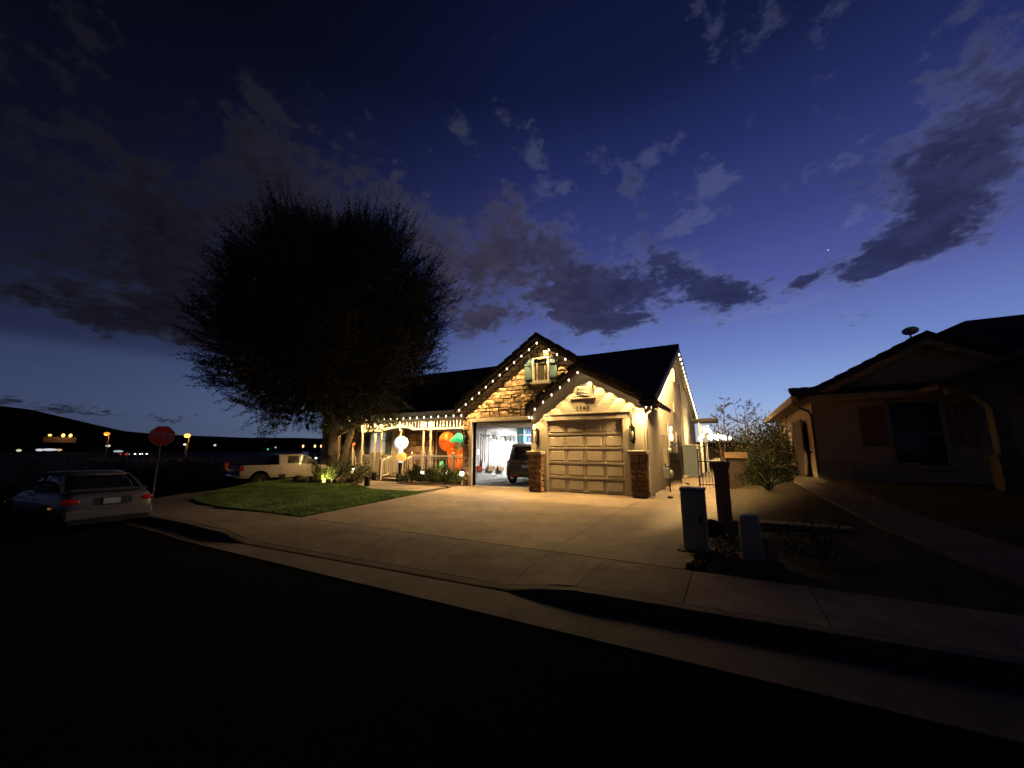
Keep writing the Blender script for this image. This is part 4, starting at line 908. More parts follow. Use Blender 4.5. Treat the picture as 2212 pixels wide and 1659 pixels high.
# ------------------------------------------------------------------ the big tree
T = thing('tree', 'large dark spreading tree with spiky crown on the lawn bed', 'tree', (-18.0, 13.4, .1))
m = MB()
for dx, dy, r, tip in ((0, 0, .36, (-.25, .1)), (.28, .1, .2, (.55, .2))):
    b = Vector((-18.0 + dx, 13.4 + dy, -.1)); m.tube([b, b + Vector((0, 0, .35)), b + Vector((tip[0] * .4, 0, 1.2)), b + Vector((tip[0], tip[1], 2.7)), b + Vector((tip[0] * 1.8, tip[1], 4.0))], [r * 1.35, r, r * .85, r * .75, r * .6], 12)
CEN = np.array([-18.5, 13.1, 8.0]); RAD = np.array([7.0, 6.2, 7.1])
twP, twD = [], []
def branch(p, d, l, r, dep):
    d = d.normalized(); pts = [p]
    for k in range(3):
        d2 = (d + Vector((rnd.gauss(0, .13), rnd.gauss(0, .13), rnd.gauss(.05, .1)))).normalized(); pts.append(pts[-1] + d2 * l / 3)
    m.tube(pts, [r, r * .8, r * .6, r * .35], 6 if dep < 2 else 4, cap=False)
    if dep < 3:
        for k in range(4 if dep < 2 else 3):
            u = rnd.choice([1, 2, 3, 3]); nd = (d + Vector((rnd.gauss(0, .6), rnd.gauss(0, .6), rnd.gauss(.12, .35)))).normalized(); branch(pts[u], nd, l * rnd.uniform(.6, .85), r * .45, dep + 1)
for k in range(11):
    a = k * 2.4; e = rnd.uniform(.1, 1.3); branch(Vector((-18.2 + rnd.uniform(-.2, .6), 13.5, rnd.uniform(2.3, 3.9))), Vector((math.cos(a) * math.cos(e), math.sin(a) * math.cos(e), math.sin(e) + .15)), rnd.uniform(2.1, 3.0), .15, 0)
m.build('trunk', bark, T)
def crown_r(D):                                                  # uneven outline
    az_ = np.arctan2(D[:, 1], D[:, 0]); return 1 + .08 * np.sin(3 * az_ + 1) + .08 * np.sin(5 * az_ + D[:, 2] * 4) + .07 * np.sin(7 * D[:, 2] * 2 + 2 * az_) + .06 * np.sin(9 * az_ - 5 * D[:, 2])
nt_ = 8200
D = rng.normal(size=(nt_, 3)); D /= np.linalg.norm(D, axis=1)[:, None]; D[:, 2] = np.where(D[:, 2] < -.9, -D[:, 2], D[:, 2])
rr = crown_r(D) * rng.uniform(.78, 1.0, nt_)
st0 = CEN + D * RAD * (rr * .80)[:, None]
dirn = D * [1, 1, .8] + np.array([0, 0, .5]) + rng.normal(0, .42, (nt_, 3)); dirn /= np.linalg.norm(dirn, axis=1)[:, None]
ln = rng.uniform(.5, 1.45, nt_) * np.where(D[:, 2] > .1, 1.15, .85); ln = np.where(rng.random(nt_) < .12, ln * 1.45, ln)
lp, ld = [], []
for u in np.linspace(.0, 1.02, 30):
    k = rng.random(nt_) < (1.0 if u < .75 else .8)
    p = st0[k] + dirn[k] * (ln[k] * u)[:, None] + np.array([0, 0, .12]) * (u * u) * ln[k][:, None] + rng.normal(0, .06 * (1.2 - u), (k.sum(), 3)); lp.append(p); ld.append(dirn[k])
LPt, LDt = np.concatenate(lp), np.concatenate(ld); ok = LPt[:, 2] > 1.9; LPt, LDt = LPt[ok], LDt[ok]
npmesh('foliage', leaves(LPt, .15, .034, rng, LDt, .8), 4, leaf_d, T)
tw = MB()
for i in range(0, nt_):
    a = st0[i]; b = a + dirn[i] * ln[i] * 1.06 + np.array([0, 0, .12]) * ln[i]
    if b[2] > 2.2: tw.tube([a, (a + b) / 2, b], [.014, .009, .003], 3, cap=False)
tag(tw.build('twig', bark, T), kind='stuff')
Dn = rng.normal(size=(24000, 3)); Dn /= np.linalg.norm(Dn, axis=1)[:, None]; Pn = CEN + Dn * RAD * (rng.uniform(.25, .70, 24000) * crown_r(Dn))[:, None]; Pn = Pn[Pn[:, 2] > 2.7]
npmesh('inner_foliage', leaves(Pn, .42, .20, rng), 4, leaf_d, T)
# hanging lower sprays over the porch corner
nl = 420; Ph = np.c_[rng.uniform(-21.0, -13.6, nl), rng.uniform(11.6, 14.6, nl), rng.uniform(2.9, 4.2, nl)]
lp = [Ph + np.array([0, 0, -1]) * u + rng.normal(0, .07, (nl, 3)) for u in np.linspace(0, .75, 12)]
q = np.concatenate(lp); q = q[(q[:, 2] > 2.45) & ~((q[:, 1] > 14.6) & (q[:, 2] < 3.1))]
npmesh('hanging_foliage', leaves(q, .12, .026, rng, np.tile([0, 0, -.6], (len(q), 1)), .9), 4, leaf_g, T)
t = thing('slim_tree', 'second slimmer tree with several bare stems behind the stepladder', 'tree', (-20.6, 16.2, 0)); m = MB()
for k in range(5): a = k * 1.3; m.tube([(-20.6 + .1 * math.cos(a), 16.2 + .1 * math.sin(a), 0), (-20.6 + .35 * math.cos(a), 16.2 + .3 * math.sin(a), 1.6), (-20.6 + .9 * math.cos(a), 16.2 + .6 * math.sin(a), 3.4)], [.09, .07, .03], 6)
m.build('trunk', bark, t); P = np.array([-20.6, 16.2, 3.6]) + rng.normal(0, 1, (5000, 3)) * [1.0, .8, .75]; P = P[P[:, 2] > 2.2]; npmesh('foliage', leaves(P, .18, .05, rng), 4, leaf_s, t)
# shrubs on the far corner
for i, (x, y, z, r, lab) in enumerate([(-33.5, 14.4, -.95, (1.8, 1.5, 1.75), 'dry bush nearest the pickup tailgate'), (-33.2, 12.6, -.95, (1.9, 1.5, 1.95), 'rounded dry bush right of the stop sign'), (-33.0, 10.6, -.95, (1.7, 1.3, 1.5), 'low dark bush between lawn corner and stop sign'),
                                       (-34.5, 9.9, -.95, (2.0, 1.5, 1.7), 'dry bush behind the stop sign post'), (-38, 10.4, -.95, (2.0, 1.7, 1.75), 'dry grassy mound bush left of the stop sign'), (-41, 6.9, -.95, (3.2, 2.0, 1.9), 'long dry mound bush behind the parked sedan')]):
    bush('bush', lab, (x, y, z), r, 1900, (leaf_o, leaf_s), .24, .055, 'dry bushes at the street corner', up=.8)

# ------------------------------------------------------------------ path lamps, spotlights, inflatables, ladder
glow_w = M('lamp_glow', (1, .95, .85), emit=(1, .90, .70), es=6)
for i, (x, y, z, lab) in enumerate([(-18.0, 14.6, .45, 'glowing round path lamp left of the porch steps'), (-12.9, 14.45, .42, 'glowing path lamp half hidden in the middle of the porch bed'), (-11.35, 14.25, .5, 'glowing path lamp above the shrubs at the right of the porch bed'), (-10.15, 13.85, .5, 'glowing path lamp on a stake by the stone corner')]):
    t = thing('path_lamp', lab, 'path lamp', (x, y, 0), group='glowing path lamps before the porch')
    m = MB(); m.tube([(x, y, 0), (x, y, z - .08)], .012, 5); m.build('stake', blackp, t); m = MB(); m.lathe((x, y, z), [(.05, -.09), (.075, -.06), (.08, .05), (.06, .09)], 10); m.build('globe', glow_w, t, smooth=True); m = MB(); m.lathe((x, y, z + .09), [(.085, 0), (.07, .02), (.02, .04)], 10); m.build('cap', blackp, t)
    point('path_lamp_light', (x, y - .12, z + .02), 9, (1, .8, .5), .06)
for i, (x, y, lab) in enumerate([(-13.55, 11.75, 'small black box light at the lawn edge of the path'), (-15.75, 14.05, 'small black box light at the foot of the left handrail'), (-13.95, 13.95, 'small black box light at the foot of the right handrail')]):
    t = thing('box_light', lab, 'box light', (x, y, 0), group='unlit black box lights along the path'); m = MB(); m.box(x - .09, x + .09, y - .07, y + .07, .0, .36); m.build('body', blackp, t, bevel=.01); m = MB(); m.box(x - .1, x + .1, y - .08, y + .08, .36, .39); m.build('lid', blackp, t)
t = thing('spotlight', 'small ground spotlight shining into the flower bed', 'spotlight', (-16.4, 11.5, 0)); m = MB(); m.tube([(-16.4, 11.5, 0), (-16.4, 11.5, .12)], .012, 5); m.build('stake', blackp, t); m = MB(); m.lathe((-16.4, 11.52, .16), [(.05, -.05), (.06, .05)], 10, 'Y'); m.build('head', blackp, t)
spot('spotlight_beam', (-16.4, 11.6, .17), (-.15, 1, .25), 150, (1, .95, .4), 110, .5)
spot('spotlight_tree_beam', (-17.2, 12.3, .3), (-.4, .45, 1), 40, (1, .8, .4), 80, .8)
stub = thing('sprinkler', 'small pale riser stub beside the stone corner', 'sprinkler', (-9.95, 13.6, 0)); m = MB(); m.lathe((-9.95, 13.6, 0), [(.03, 0), (.035, .12), (.02, .2), (.03, .24)], 8); m.build('body', cream, stub)
infl_w = M('inflatable_white', (.8, .82, .85), .6, emit=(.82, .9, 1), es=.8, n=.03)
infl_o = M('inflatable_orange', (.75, .17, .02), .6, emit=(1.0, .15, .012), es=.42, n=.1, ns=1)
infl_o2 = M('inflatable_amber', (.8, .3, .05), .6, emit=(1, .42, .08), es=1.1, n=.1)
infl_g = M('inflatable_green', (.05, .6, .25), .6, emit=(.03, .8, .28), es=.6)
infl_p = M('inflatable_purple', (.3, .1, .6), .6, emit=(.35, .08, .9), es=.7)
t = thing('inflatable_globe', 'round white glowing inflatable globe on a small amber base by the porch steps', 'inflatable', (-14.1, 14.0, 0))
bx, by = -14.05, 14.12
m = MB(); m.ball((bx, by, 1.86), (.34, .34, .33), 20, 14); m.build('globe', infl_w, t, smooth=True)
m = MB(); m.tube([(bx, by, 1.55), (bx, by, 1.2), (bx, by, .9)], [.11, .1, .1], 10); m.build('neck', infl_w, t, smooth=True)
m = MB(); m.ball((bx, by + .05, 1.18), (.27, .22, .24), 16, 10, lambda a, b: 1 - .06 * abs(math.sin(4 * a))); m.build('collar', infl_o2, t, smooth=True)
m = MB(); m.tube([(bx, by, 1.0), (bx, by, .5), (bx, by, 0)], [.1, .07, .16], 8); m.build('stem', blackp, t)
point('globe_light', (bx + .3, by - .45, 1.9), 14, (.8, .88, 1), .3)
t = thing('inflatable_pumpkins', 'stacked orange pumpkin inflatable with green figure behind the porch rail', 'inflatable', (-11.9, 15.9, .2))
rib = lambda a, b: 1 - .07 * abs(math.sin(4.5 * a)) ** .5 * math.sin(b)
m = MB(); m.ball((-11.35, 16.0, .95), (.75, .6, .78), 36, 14, rib); m.build('large_pumpkin', infl_o, t, smooth=True)
m = MB(); m.ball((-12.55, 15.8, 1.95), (.46, .42, .5), 36, 14, rib); m.build('small_pumpkin', infl_o, t, smooth=True)
m = MB(); m.tube([(-12.4, 15.85, 1.6), (-12.15, 15.85, 1.2), (-12.0, 15.9, .3)], [.2, .3, .35], 10); m.build('body', infl_o, t, smooth=True)
m = MB(); m.tube([(-12.1, 15.6, 1.95), (-11.7, 15.6, 2.15), (-11.35, 15.6, 2.05), (-11.05, 15.6, 1.75), (-10.9, 15.6, 1.55)], [.1, .2, .2, .14, .12], 10); m.ball((-11.6, 15.58, 2.1), (.22, .2, .24), 12, 8); m.build('green_figure', infl_g, t, smooth=True)
m = MB(); m.ball((-12.62, 15.5, .75), (.12, .1, .2), 10, 8); m.build('green_light', infl_g, t, smooth=True); m = MB(); m.ball((-12.6, 15.5, .42), (.15, .12, .2), 10, 8); m.build('amber_foot', infl_o2, t, smooth=True)
m = MB(); m.ball((-11.05, 15.8, 2.35), (.26, .25, .22), 12, 8); m.build('pale_top', M('inflatable_pale', (.8, .7, .5), .6, emit=(1, .75, .45), es=.8), t, smooth=True); m = MB(); m.ball((-10.95, 15.7, 2.05), (.18, .18, .2), 12, 8); m.build('purple_collar', infl_p, t, smooth=True)
point('pumpkin_light', (-12.3, 15.2, 1.5), 10, (1, .35, .08), .3)
t = thing('stepladder', 'weathered orange topped stepladder standing open behind the red shrub', 'stepladder', (-18.3, 14.7, 0))
ax_, ay = -18.35, 14.6
for k, (dx, dy) in enumerate(((-.45, -.1), (.45, -.1), (-.38, .35), (.38, .35))):
    m = MB(); m.beam((ax_ + dx, ay + dy, 0), (ax_ + (dx * .12), ay + .1, 1.78), .08, .05); m.build('rail', M('ladder_grey', (.38, .33, .25), .6, n=.2), t)
m = MB(); m.box(ax_ - .12, ax_ + .12, ay, ay + .22, 1.76, 1.9); m.build('top_cap', M('orange_plastic', (.7, .16, .03), .5), t)
for k in range(4): z = .35 + k * .36; s_ = .45 * (1 - z / 1.9); m = MB(); m.box(ax_ - s_, ax_ + s_, ay - .06 + z * .1, ay + z * .1, z, z + .03); m.build('step', M('ladder_grey', (.38, .33, .25)), t)

# ------------------------------------------------------------------ vehicles (local x forward, y left)
def shell(sts):                                                  # (x, half width low, mid, top, z low, mid, top)
    m = MB(); rings = []
    for x, a, b, c, z0, z1, z2 in sts:
        rings.append([(x, -a, z0), (x, -b, z0 + (z1 - z0) * .45), (x, -b, z1), (x, -c, z2 - .015), (x, -c * .75, z2), (x, c * .75, z2), (x, c, z2 - .015), (x, b, z1), (x, b, z0 + (z1 - z0) * .45), (x, a, z0)])
    return m.loft(rings)
def cabin(sts):
    m = MB(); return m.loft([[(x, -a, z0), (x, -c, z1 - .03), (x, -c * .8, z1), (x, c * .8, z1), (x, c, z1 - .03), (x, a, z0)] for x, a, c, z0, z1 in sts])
tyre_m = M('tyre', (.015, .015, .015), .85); rim_m = M('rim', (.30, .30, .31), .35, metal=.8); shade_m = M('shade_black', (.006, .006, .006), .95, spec=0)
def wheel(t, x, y, r, s):
    m = MB(); w_ = .11; m.lathe((x, y, r), [(r * .62, -w_), (r * .93, -w_), (r, -w_ * .6), (r, w_ * .6), (r * .93, w_), (r * .62, w_)], 24, 'Y'); tw_ = m.build('wheel', tyre_m, t, local=True, smooth=False)
    m = MB(); m.lathe((x, y + s * .02, r), [(r * .63, -.07), (r * .63, .07), (r * .5, .05), (.05, .08)], 20, 'Y')
    for k in range(5): a = k * 2 * math.pi / 5; m.beam((x, y + s * .09, r), (x + r * .58 * math.cos(a), y + s * .08, r + r * .58 * math.sin(a)), .05, .02)
    m.build('rim', rim_m, tw_, local=True)
def archdisc(t, x, y, r, s, zc, hi=1.22):
    m = MB(); n_ = 20; pts = [(x + r * math.cos(a), y, max(.16, zc + r * math.sin(a))) for a in np.linspace(-.6, math.pi + .6, n_)]; m.ext(pts, (0, s * .012, 0)); m.build('arch_shade', shade_m, t, local=True)  # black plate on the body stands for the shade inside the wheel arch
red_l = M('red_lens', (.35, .01, .008), .15, spec=.6, emit=(.8, .02, .01), es=.03); amber_l = M('amber_lens', (.6, .22, .03), .2, emit=(1, .4, .05), es=.25); chrome = M('chrome', (.6, .6, .6), .15, metal=1, n=0)
plate_m = M('plate', (.55, .55, .55), .4)
def subd(o, l=2):
    q = o.modifiers.new('subsurf', 'SUBSURF'); q.levels = l; q.render_levels = l
def vehicle(name, label, loc, rz, scale=1.0):
    t = thing(name, label, 'car' if 'pick' not in name else 'pickup', loc, rz); t.scale = (scale,) * 3; ORG[t.name] = (0, 0, 0); return t
# silver sedan at the kerb, seen from behind; it points to -x
silver = M('silver_paint', (.20, .18, .155), .38, metal=.3, n=.03, coat=.3)
t = vehicle('parked_car', 'silver sedan parked at the kerb in the dark, seen from behind', (-14.2, 3.4, slope(-14.2) - .14), R(182), .9)
L_ = 2.3
sh = shell([(-2.28, .66, .74, .70, .38, .62, .80), (-2.2, .76, .84, .78, .26, .64, .93), (-1.9, .80, .87, .78, .22, .66, .98), (-1.3, .82, .88, .80, .2, .66, .96), (0, .82, .88, .81, .2, .64, .93), (1.0, .82, .88, .80, .2, .62, .90), (1.5, .81, .87, .72, .22, .6, .86), (2.1, .76, .82, .62, .26, .55, .74), (2.3, .62, .68, .5, .34, .5, .62)])
b = sh.build('body', silver, t, local=True, smooth=True, bevel=0); subd(b)
gh = cabin([(-1.75, .76, .66, .9, .96), (-1.15, .77, .60, .9, 1.33), (-.6, .78, .60, .9, 1.40), (.2, .78, .59, .9, 1.38), (.55, .77, .60, .9, 1.30), (1.25, .74, .68, .88, .93)])
subd(gh.build('window', glass_d, t, local=True, smooth=True))
m = MB(); m.loft([[(x, -w_, z), (x, -w_ * .5, z + .02), (x, w_ * .5, z + .02), (x, w_, z), (x, w_, z - .03), (x, -w_, z - .03)] for x, w_, z in ((-1.2, .6, 1.335), (-.6, .61, 1.405), (.2, .6, 1.385), (.6, .59, 1.30))]); m.build('roof', silver, t, local=True, smooth=True)
for s in (1, -1):
    m = MB(); m.beam((-1.80, s * .755, .93), (-1.14, s * .61, 1.34), .07, .05); m.build('rear_pillar', silver, t, local=True)
    m = MB(); m.beam((1.2, s * .76, .92), (.52, s * .62, 1.32), .05, .04); m.build('front_pillar', silver, t, local=True)
    m = MB(); m.beam((-.25, s * .80, .9), (-.2, s * .62, 1.39), .06, .03); m.build('middle_pillar', black, t, local=True)
    m = MB(); m.ball((-2.16, s * .66, .755), (.13, .19, .085), 14, 8); m.build('tail_light', red_l, t, local=True, smooth=True)
    m = MB(); m.ball((.95, s * .95, .98), (.09, .11, .07), 10, 6); m.build('mirror', blackp, t, local=True, smooth=True)
    m = MB(); m.box(-1.72, -1.6, s * .88 - .005, s * .88 + .005, .58, .62); m.build('side_marker', amber_l, t, local=True)
    m = MB(); m.box(1.6, 1.72, s * .872 - .008, s * .872 + .008, .55, .59); m.build('side_marker', amber_l, t, local=True)
    m = MB(); m.box(-.62, -.45, s * .885 - .008, s * .885 + .012, .74, .77); m.box(.32, .48, s * .885 - .008, s * .885 + .012, .73, .76); m.build('door_handle', silver, t, local=True)
    for x in (-1.38, 1.42): archdisc(t, x, s * .875, .36, s, .31); wheel(t, x, s * .80, .31, s)
m = MB(); m.loft([[(-2.36, y * .0 + yy, z0), (-2.36, yy, z1), (-2.2, yy, z1 + .02), (-2.2, yy, z0)] for yy, z0, z1, y in ((-.8, .34, .55, 0), (.8, .34, .55, 0))]); m.build('bumper', silver, t, local=True, bevel=.04)
m = MB(); m.box(-2.34, -2.26, -.72, .72, .24, .35); m.build('bumper_valance', blackp, t, local=True)
m = MB(); m.box(-2.30, -2.255, -.16, .16, .67, .80); m.build('licence_plate', plate_m, t, local=True, bevel=.005); m = MB(); m.box(-2.28, -2.235, -.38, .3, .64, .82); m.build('plate_recess', M('dark_trim', (.05, .05, .05), .5), t, local=True)
m = MB(); m.loft([[(-2.2, y, .985 + dz), (-2.05, y, 1.03 + dz), (-1.98, y, 1.02 + dz), (-2.1, y, .97 + dz)] for y, dz in ((-.7, 0), (.7, 0))]); m.build('spoiler', silver, t, local=True)
# dark suv in the garage
suv = M('dark_suv_paint', (.065, .062, .062), .3, metal=.4, coat=.8, n=.05)
t = vehicle('parked_car', 'dark grey sport utility vehicle parked inside the open garage bay', (-8.2, 17.55, .005), R(90 + 10), 1.0)
sh = shell([(-2.28, .72, .78, .74, .42, .72, .90), (-2.2, .86, .92, .86, .34, .8, 1.06), (-1.9, .92, .98, .9, .3, .82, 1.08), (-1.0, .94, .99, .92, .28, .82, 1.06), (1.0, .94, .99, .92, .28, .8, 1.02), (2.0, .9, .95, .8, .32, .75, .95), (2.3, .75, .8, .6, .4, .6, .75)]); sh.build('body', suv, t, local=True, smooth=True)
gh = cabin([(-2.14, .82, .68, 1.0, 1.10), (-1.9, .85, .70, 1.0, 1.70), (-1.2, .88, .72, 1.0, 1.78), (.3, .88, .72, 1.0, 1.76), (.6, .87, .70, 1.0, 1.66), (1.3, .85, .76, .98, 1.05)]); gh.build('window', glass_d, t, local=True, smooth=True)
m = MB(); m.loft([[(x, -w_, z - .05), (x, -w_, z), (x, -w_ * .6, z + .03), (x, w_ * .6, z + .03), (x, w_, z), (x, w_, z - .05)] for x, w_, z in ((-2.05, .70, 1.68), (-1.8, .72, 1.75), (-1, .73, 1.78), (.4, .72, 1.75))]); m.build('roof', suv, t, local=True, smooth=True)
for s in (1, -1):
    m = MB(); m.hexa([(-2.12, s * .84, 1.04), (-2.04, s * .88, 1.04), (-1.35, s * .885, 1.04), (-2.0, s * .7, 1.04), (-2.0, s * .70, 1.7), (-1.92, s * .73, 1.7), (-1.75, s * .74, 1.7), (-1.9, s * .6, 1.7)]); m.build('rear_pillar', suv, t, local=True)
    m = MB(); m.box(-2.235, -2.1, s * .72 - .17, s * .72 + .17, .80, 1.0); m.build('tail_light', M('tail_reflector', (.45, .12, .05), .2, emit=(1, .4, .2), es=.05), t, local=True, bevel=.03)
    m = MB(); m.tube([(-1.6, s * .66, 1.8), (-.4, s * .66, 1.84), (.2, s * .66, 1.8)], .02, 6); m.build('roof_rail', chrome, t, local=True)
    m = MB(); m.box(-2.36, -2.28, s * .5 - .2, s * .5 + .2, .40, .45); m.build('reflector', red_l, t, local=True)
    m = MB(); m.lathe((-2.34, s * .62, .31), [(.05, -.02), (.05, .12)], 10, 'X'); m.build('exhaust_tip', chrome, t, local=True)
    for x in (-1.42, 1.45): archdisc(t, x, s * .985, .44, s, .37); wheel(t, x, s * .88, .37, s)
m = MB(); m.loft([[(-2.36, yy, .42), (-2.36, yy, .66), (-2.2, yy, .70), (-2.2, yy, .36)] for yy in (-.88, .88)]); m.build('bumper', suv, t, local=True, bevel=.05)
m = MB(); m.box(-2.31, -2.2, -.18, .18, .72, .86); m.build('licence_plate', plate_m, t, local=True); m = MB(); m.ball((-2.22, 0, .98), (.03, .1, .05), 12, 6); m.build('badge', chrome, t, local=True)
m = MB(); m.loft([[(-2.2, yy, 1.69), (-2.0, yy, 1.77), (-1.9, yy, 1.74), (-2.0, yy, 1.68)] for yy in (-.68, .68)]); m.build('spoiler', suv, t, local=True)
# white pickup on the side street
wp = M('white_truck_paint', (.40, .35, .29), .45, coat=.2, n=.04)
t = vehicle('parked_pickup', 'white crew cab pickup parked on the side street beyond the lawn', (-22.3, 13.5, -.44), R(90 - 12), .90)
sh = shell([(-2.75, .9, .96, .94, .62, .95, 1.28), (-2.6, .92, .98, .95, .55, .98, 1.30), (-.75, .92, .98, .95, .55, .98, 1.30), (-.7, .92, .98, .95, .5, .98, 1.26), (1.2, .92, .98, .95, .5, .98, 1.25), (1.4, .92, .98, .9, .5, .98, 1.24), (2.5, .9, .95, .84, .55, .9, 1.16), (2.8, .8, .86, .72, .62, .8, 1.0)]); sh.build('body', wp, t, local=True, smooth=False)
m = MB(); m.box(-2.72, -.78, -.80, .80, 1.285, 1.312); m.build('bed_shade', shade_m, t, local=True)  # black slab on the solid body stands for the shade in the open bed
gh = cabin([(-.72, .9, .74, 1.24, 1.88), (-.4, .9, .75, 1.24, 1.93), (.6, .9, .75, 1.24, 1.92), (.9, .9, .74, 1.24, 1.86), (1.65, .88, .80, 1.2, 1.27)]); gh.build('cab', wp, t, local=True)
for s in (1, -1):
    for x0, x1, u0, u1 in ((-.28, .42, -.22, .40), (.52, 1.42, .50, .92)):
        m = MB(); m.hexa([(x0, s * .885, 1.30), (x1, s * .885, 1.30), (x1, s * .87, 1.30), (x0, s * .87, 1.30), (u0, s * .775, 1.82), (u1, s * .775, 1.82), (u1, s * .74, 1.82), (u0, s * .74, 1.82)]); m.build('side_window', glass_d, t, local=True)
    for x in (.42, -.62, 1.35): m = MB(); m.box(x - .1, x + .02, s * .985 - .01, s * .985 + .02, 1.08, 1.12); m.build('door_handle', chrome, t, local=True) if x < 1.3 else None
    m = MB(); m.box(-2.76, -2.55, s * .9 - .08, s * .9 + .06, .98, 1.24); m.build('tail_light', red_l, t, local=True, bevel=.02)
    m = MB(); m.box(1.25, 1.45, s * 1.05 - .13, s * 1.05 + .1, 1.2, 1.42); m.build('mirror', blackp, t, local=True, bevel=.03)
    for x in (-1.72, 1.95): archdisc(t, x, s * .975, .52, s, .46); wheel(t, x, s * .88, .41, s)
    m = MB(); m.box(-.72, -.35, s * .985 - .01, s * .985 + .005, .52, .72); m.build('side_step', blackp, t, local=True)
m = MB(); m.hexa([(-.735, -.72, 1.33), (-.735, .72, 1.33), (-.72, .72, 1.33), (-.72, -.72, 1.33), (-.735, -.62, 1.80), (-.735, .62, 1.80), (-.72, .62, 1.80), (-.72, -.62, 1.80)]); m.build('rear_window', glass_d, t, local=True)
m = MB(); m.box(-2.98, -2.76, -.9, .9, .55, .72); m.build('bumper', chrome, t, local=True, bevel=.03)
m = MB(); m.hexa([(-3.3, -.8, .98), (-3.3, .8, .98), (-2.75, .8, 1.0), (-2.75, -.8, 1.0), (-3.3, -.8, 1.04), (-3.3, .8, 1.04), (-2.75, .8, 1.06), (-2.75, -.8, 1.06)]); m.build('open_tailgate', wp, t, local=True)
t2 = thing('bucket', 'orange bucket standing on the lowered tailgate of the pickup', 'bucket', (-22.6, 10.5, .55)); m = MB(); m.lathe((-22.62, 10.5, .50), [(.13, 0), (.16, .36)], 14); m.build('pail', M('orange_bucket', (.6, .10, .03), .5), t2); m = MB(); m.tube([(-22.62 + .16 * math.cos(a), 10.5, .84 + .1 * math.sin(a)) for a in np.linspace(0, math.pi, 8)], .008, 4); m.build('handle', blackp, t2)

# ------------------------------------------------------------------ garage contents
def tool(name, label, y, ztop, zbot, col, head, hcol, group='long tools hung on the garage wall', x=-9.93, dy=0):
    t = thing(name, label, name.replace('_', ' '), (x, y, zbot), group=group)
    m = MB(); m.tube([(x, y, zbot), (x, y + dy, ztop)], .018, 6); m.build('handle', col, t, smooth=True)
    m = MB()
    if head == 'broom_low': m.loft([[(x - .03, y - .05, zbot + .12), (x + .04, y - .05, zbot + .12), (x + .04, y + .05, zbot + .12), (x - .03, y + .05, zbot + .12)], [(x - .05, y - .17, zbot - .3), (x + .06, y - .17, zbot - .3), (x + .06, y + .17, zbot - .3), (x - .05, y + .17, zbot - .3)]])
    elif head == 'rake': 
        m.beam((x, y - .2, ztop), (x, y + .2, ztop), .03, .03)
        for k in range(8): m.beam((x + .02, y - .19 + k * .054, ztop), (x + .08, y - .19 + k * .054, ztop - .02), .01, .01)
    elif head == 'fan':
        for k in range(11): a = R(-34 + 6.8 * k); m.beam((x, y, ztop - .05), (x + .03, y + .42 * math.sin(a), ztop - .05 + .42 * math.cos(a)), .012, .01)
    elif head == 'shovel': m.loft([[(x + .02 * math.cos(q), y + .03 * math.sin(q), ztop) for q in np.linspace(0, 6.28, 9)[:-1]], [(x + .03 + .02 * math.cos(q), y + .12 * math.sin(q), ztop + .1) for q in np.linspace(0, 6.28, 9)[:-1]], [(x + .04 + .012 * math.cos(q), y + .11 * math.sin(q), ztop + .25) for q in np.linspace(0, 6.28, 9)[:-1]], [(x + .05 + .008 * math.cos(q), y + .02 * math.sin(q), ztop + .36) for q in np.linspace(0, 6.28, 9)[:-1]]])
    elif head == 'fork':
        for k in range(4): m.tube([(x, y, ztop), (x + .02, y - .09 + .06 * k, ztop + .08), (x + .05, y - .09 + .06 * k, ztop + .36)], .009, 4)
    elif head == 'hoe': m.box(x, x + .12, y - .1, y + .1, ztop - .02, ztop + .02)
    elif head == 'push': m.box(x - .03, x + .05, y - .28, y + .28, zbot - .04, zbot + .04); m.box(x - .02, x + .04, y - .27, y + .27, zbot - .16, zbot - .04)
    m.build('head', hcol, t)
wd1 = M('handle_wood', (.45, .28, .12), .5); wd2 = M('handle_brown', (.12, .06, .04), .5); hp = M('handle_purple', (.12, .05, .35), .4); hr = M('handle_red', (.45, .05, .03), .4); hgry = M('tool_grey', (.25, .25, .26), .4, metal=.5); hy = M('handle_yellow', (.55, .42, .08), .45); hb = M('handle_blue', (.05, .09, .25), .4); wb = M('bristle_white', (.6, .62, .66), .8); tb = M('bristle_tan', (.35, .22, .1), .9); dkh = M('dark_tool', (.04, .05, .05), .5)
tool('push_broom', 'brown handled broom with red foot nearest the open bay door', 14.95, 2.25, .75, wd2, 'push', hr)
tool('mop', 'blue handled mop with white head hanging on the left garage wall', 15.15, 2.2, .95, hb, 'broom_low', wb)
tool('garden_fork', 'dark handled fork with short grey tines on the garage wall', 15.3, 2.1, .7, wd2, 'fork', dkh)
tool('hoe', 'pale grey hoe between the dark fork and the purple broom', 15.6, 2.2, .6, hgry, 'hoe', dkh)
tool('broom', 'purple and red handled broom with tan head', 15.85, 2.15, .7, hp, 'push', tb)
tool('leaf_rake', 'wide grey leaf rake with fanned tines on the garage wall', 16.2, 2.05, .6, wd1, 'fan', hgry)
tool('shovel', 'yellow handled shovel with grey blade beside the leaf rake', 16.5, 2.0, .6, hy, 'shovel', hgry)
tool('push_broom', 'dark handled push broom with long tan brush low on the wall', 16.75, 2.2, .65, wd2, 'push', tb)
tool('rake', 'straight toothed garden rake with wooden handle', 17.1, 2.2, .6, wd1, 'rake', dkh)
tool('shovel', 'purple handled shovel with dark blade in the middle of the wall', 17.4, 1.95, .6, hp, 'shovel', dkh)
tool('shovel', 'red handled shovel with dark blade behind the parked vehicle', 17.8, 1.95, .8, hr, 'shovel', dkh)
tool('shovel', 'orange handled square spade deepest on the wall', 18.2, 1.95, .8, wd1, 'shovel', hgry)
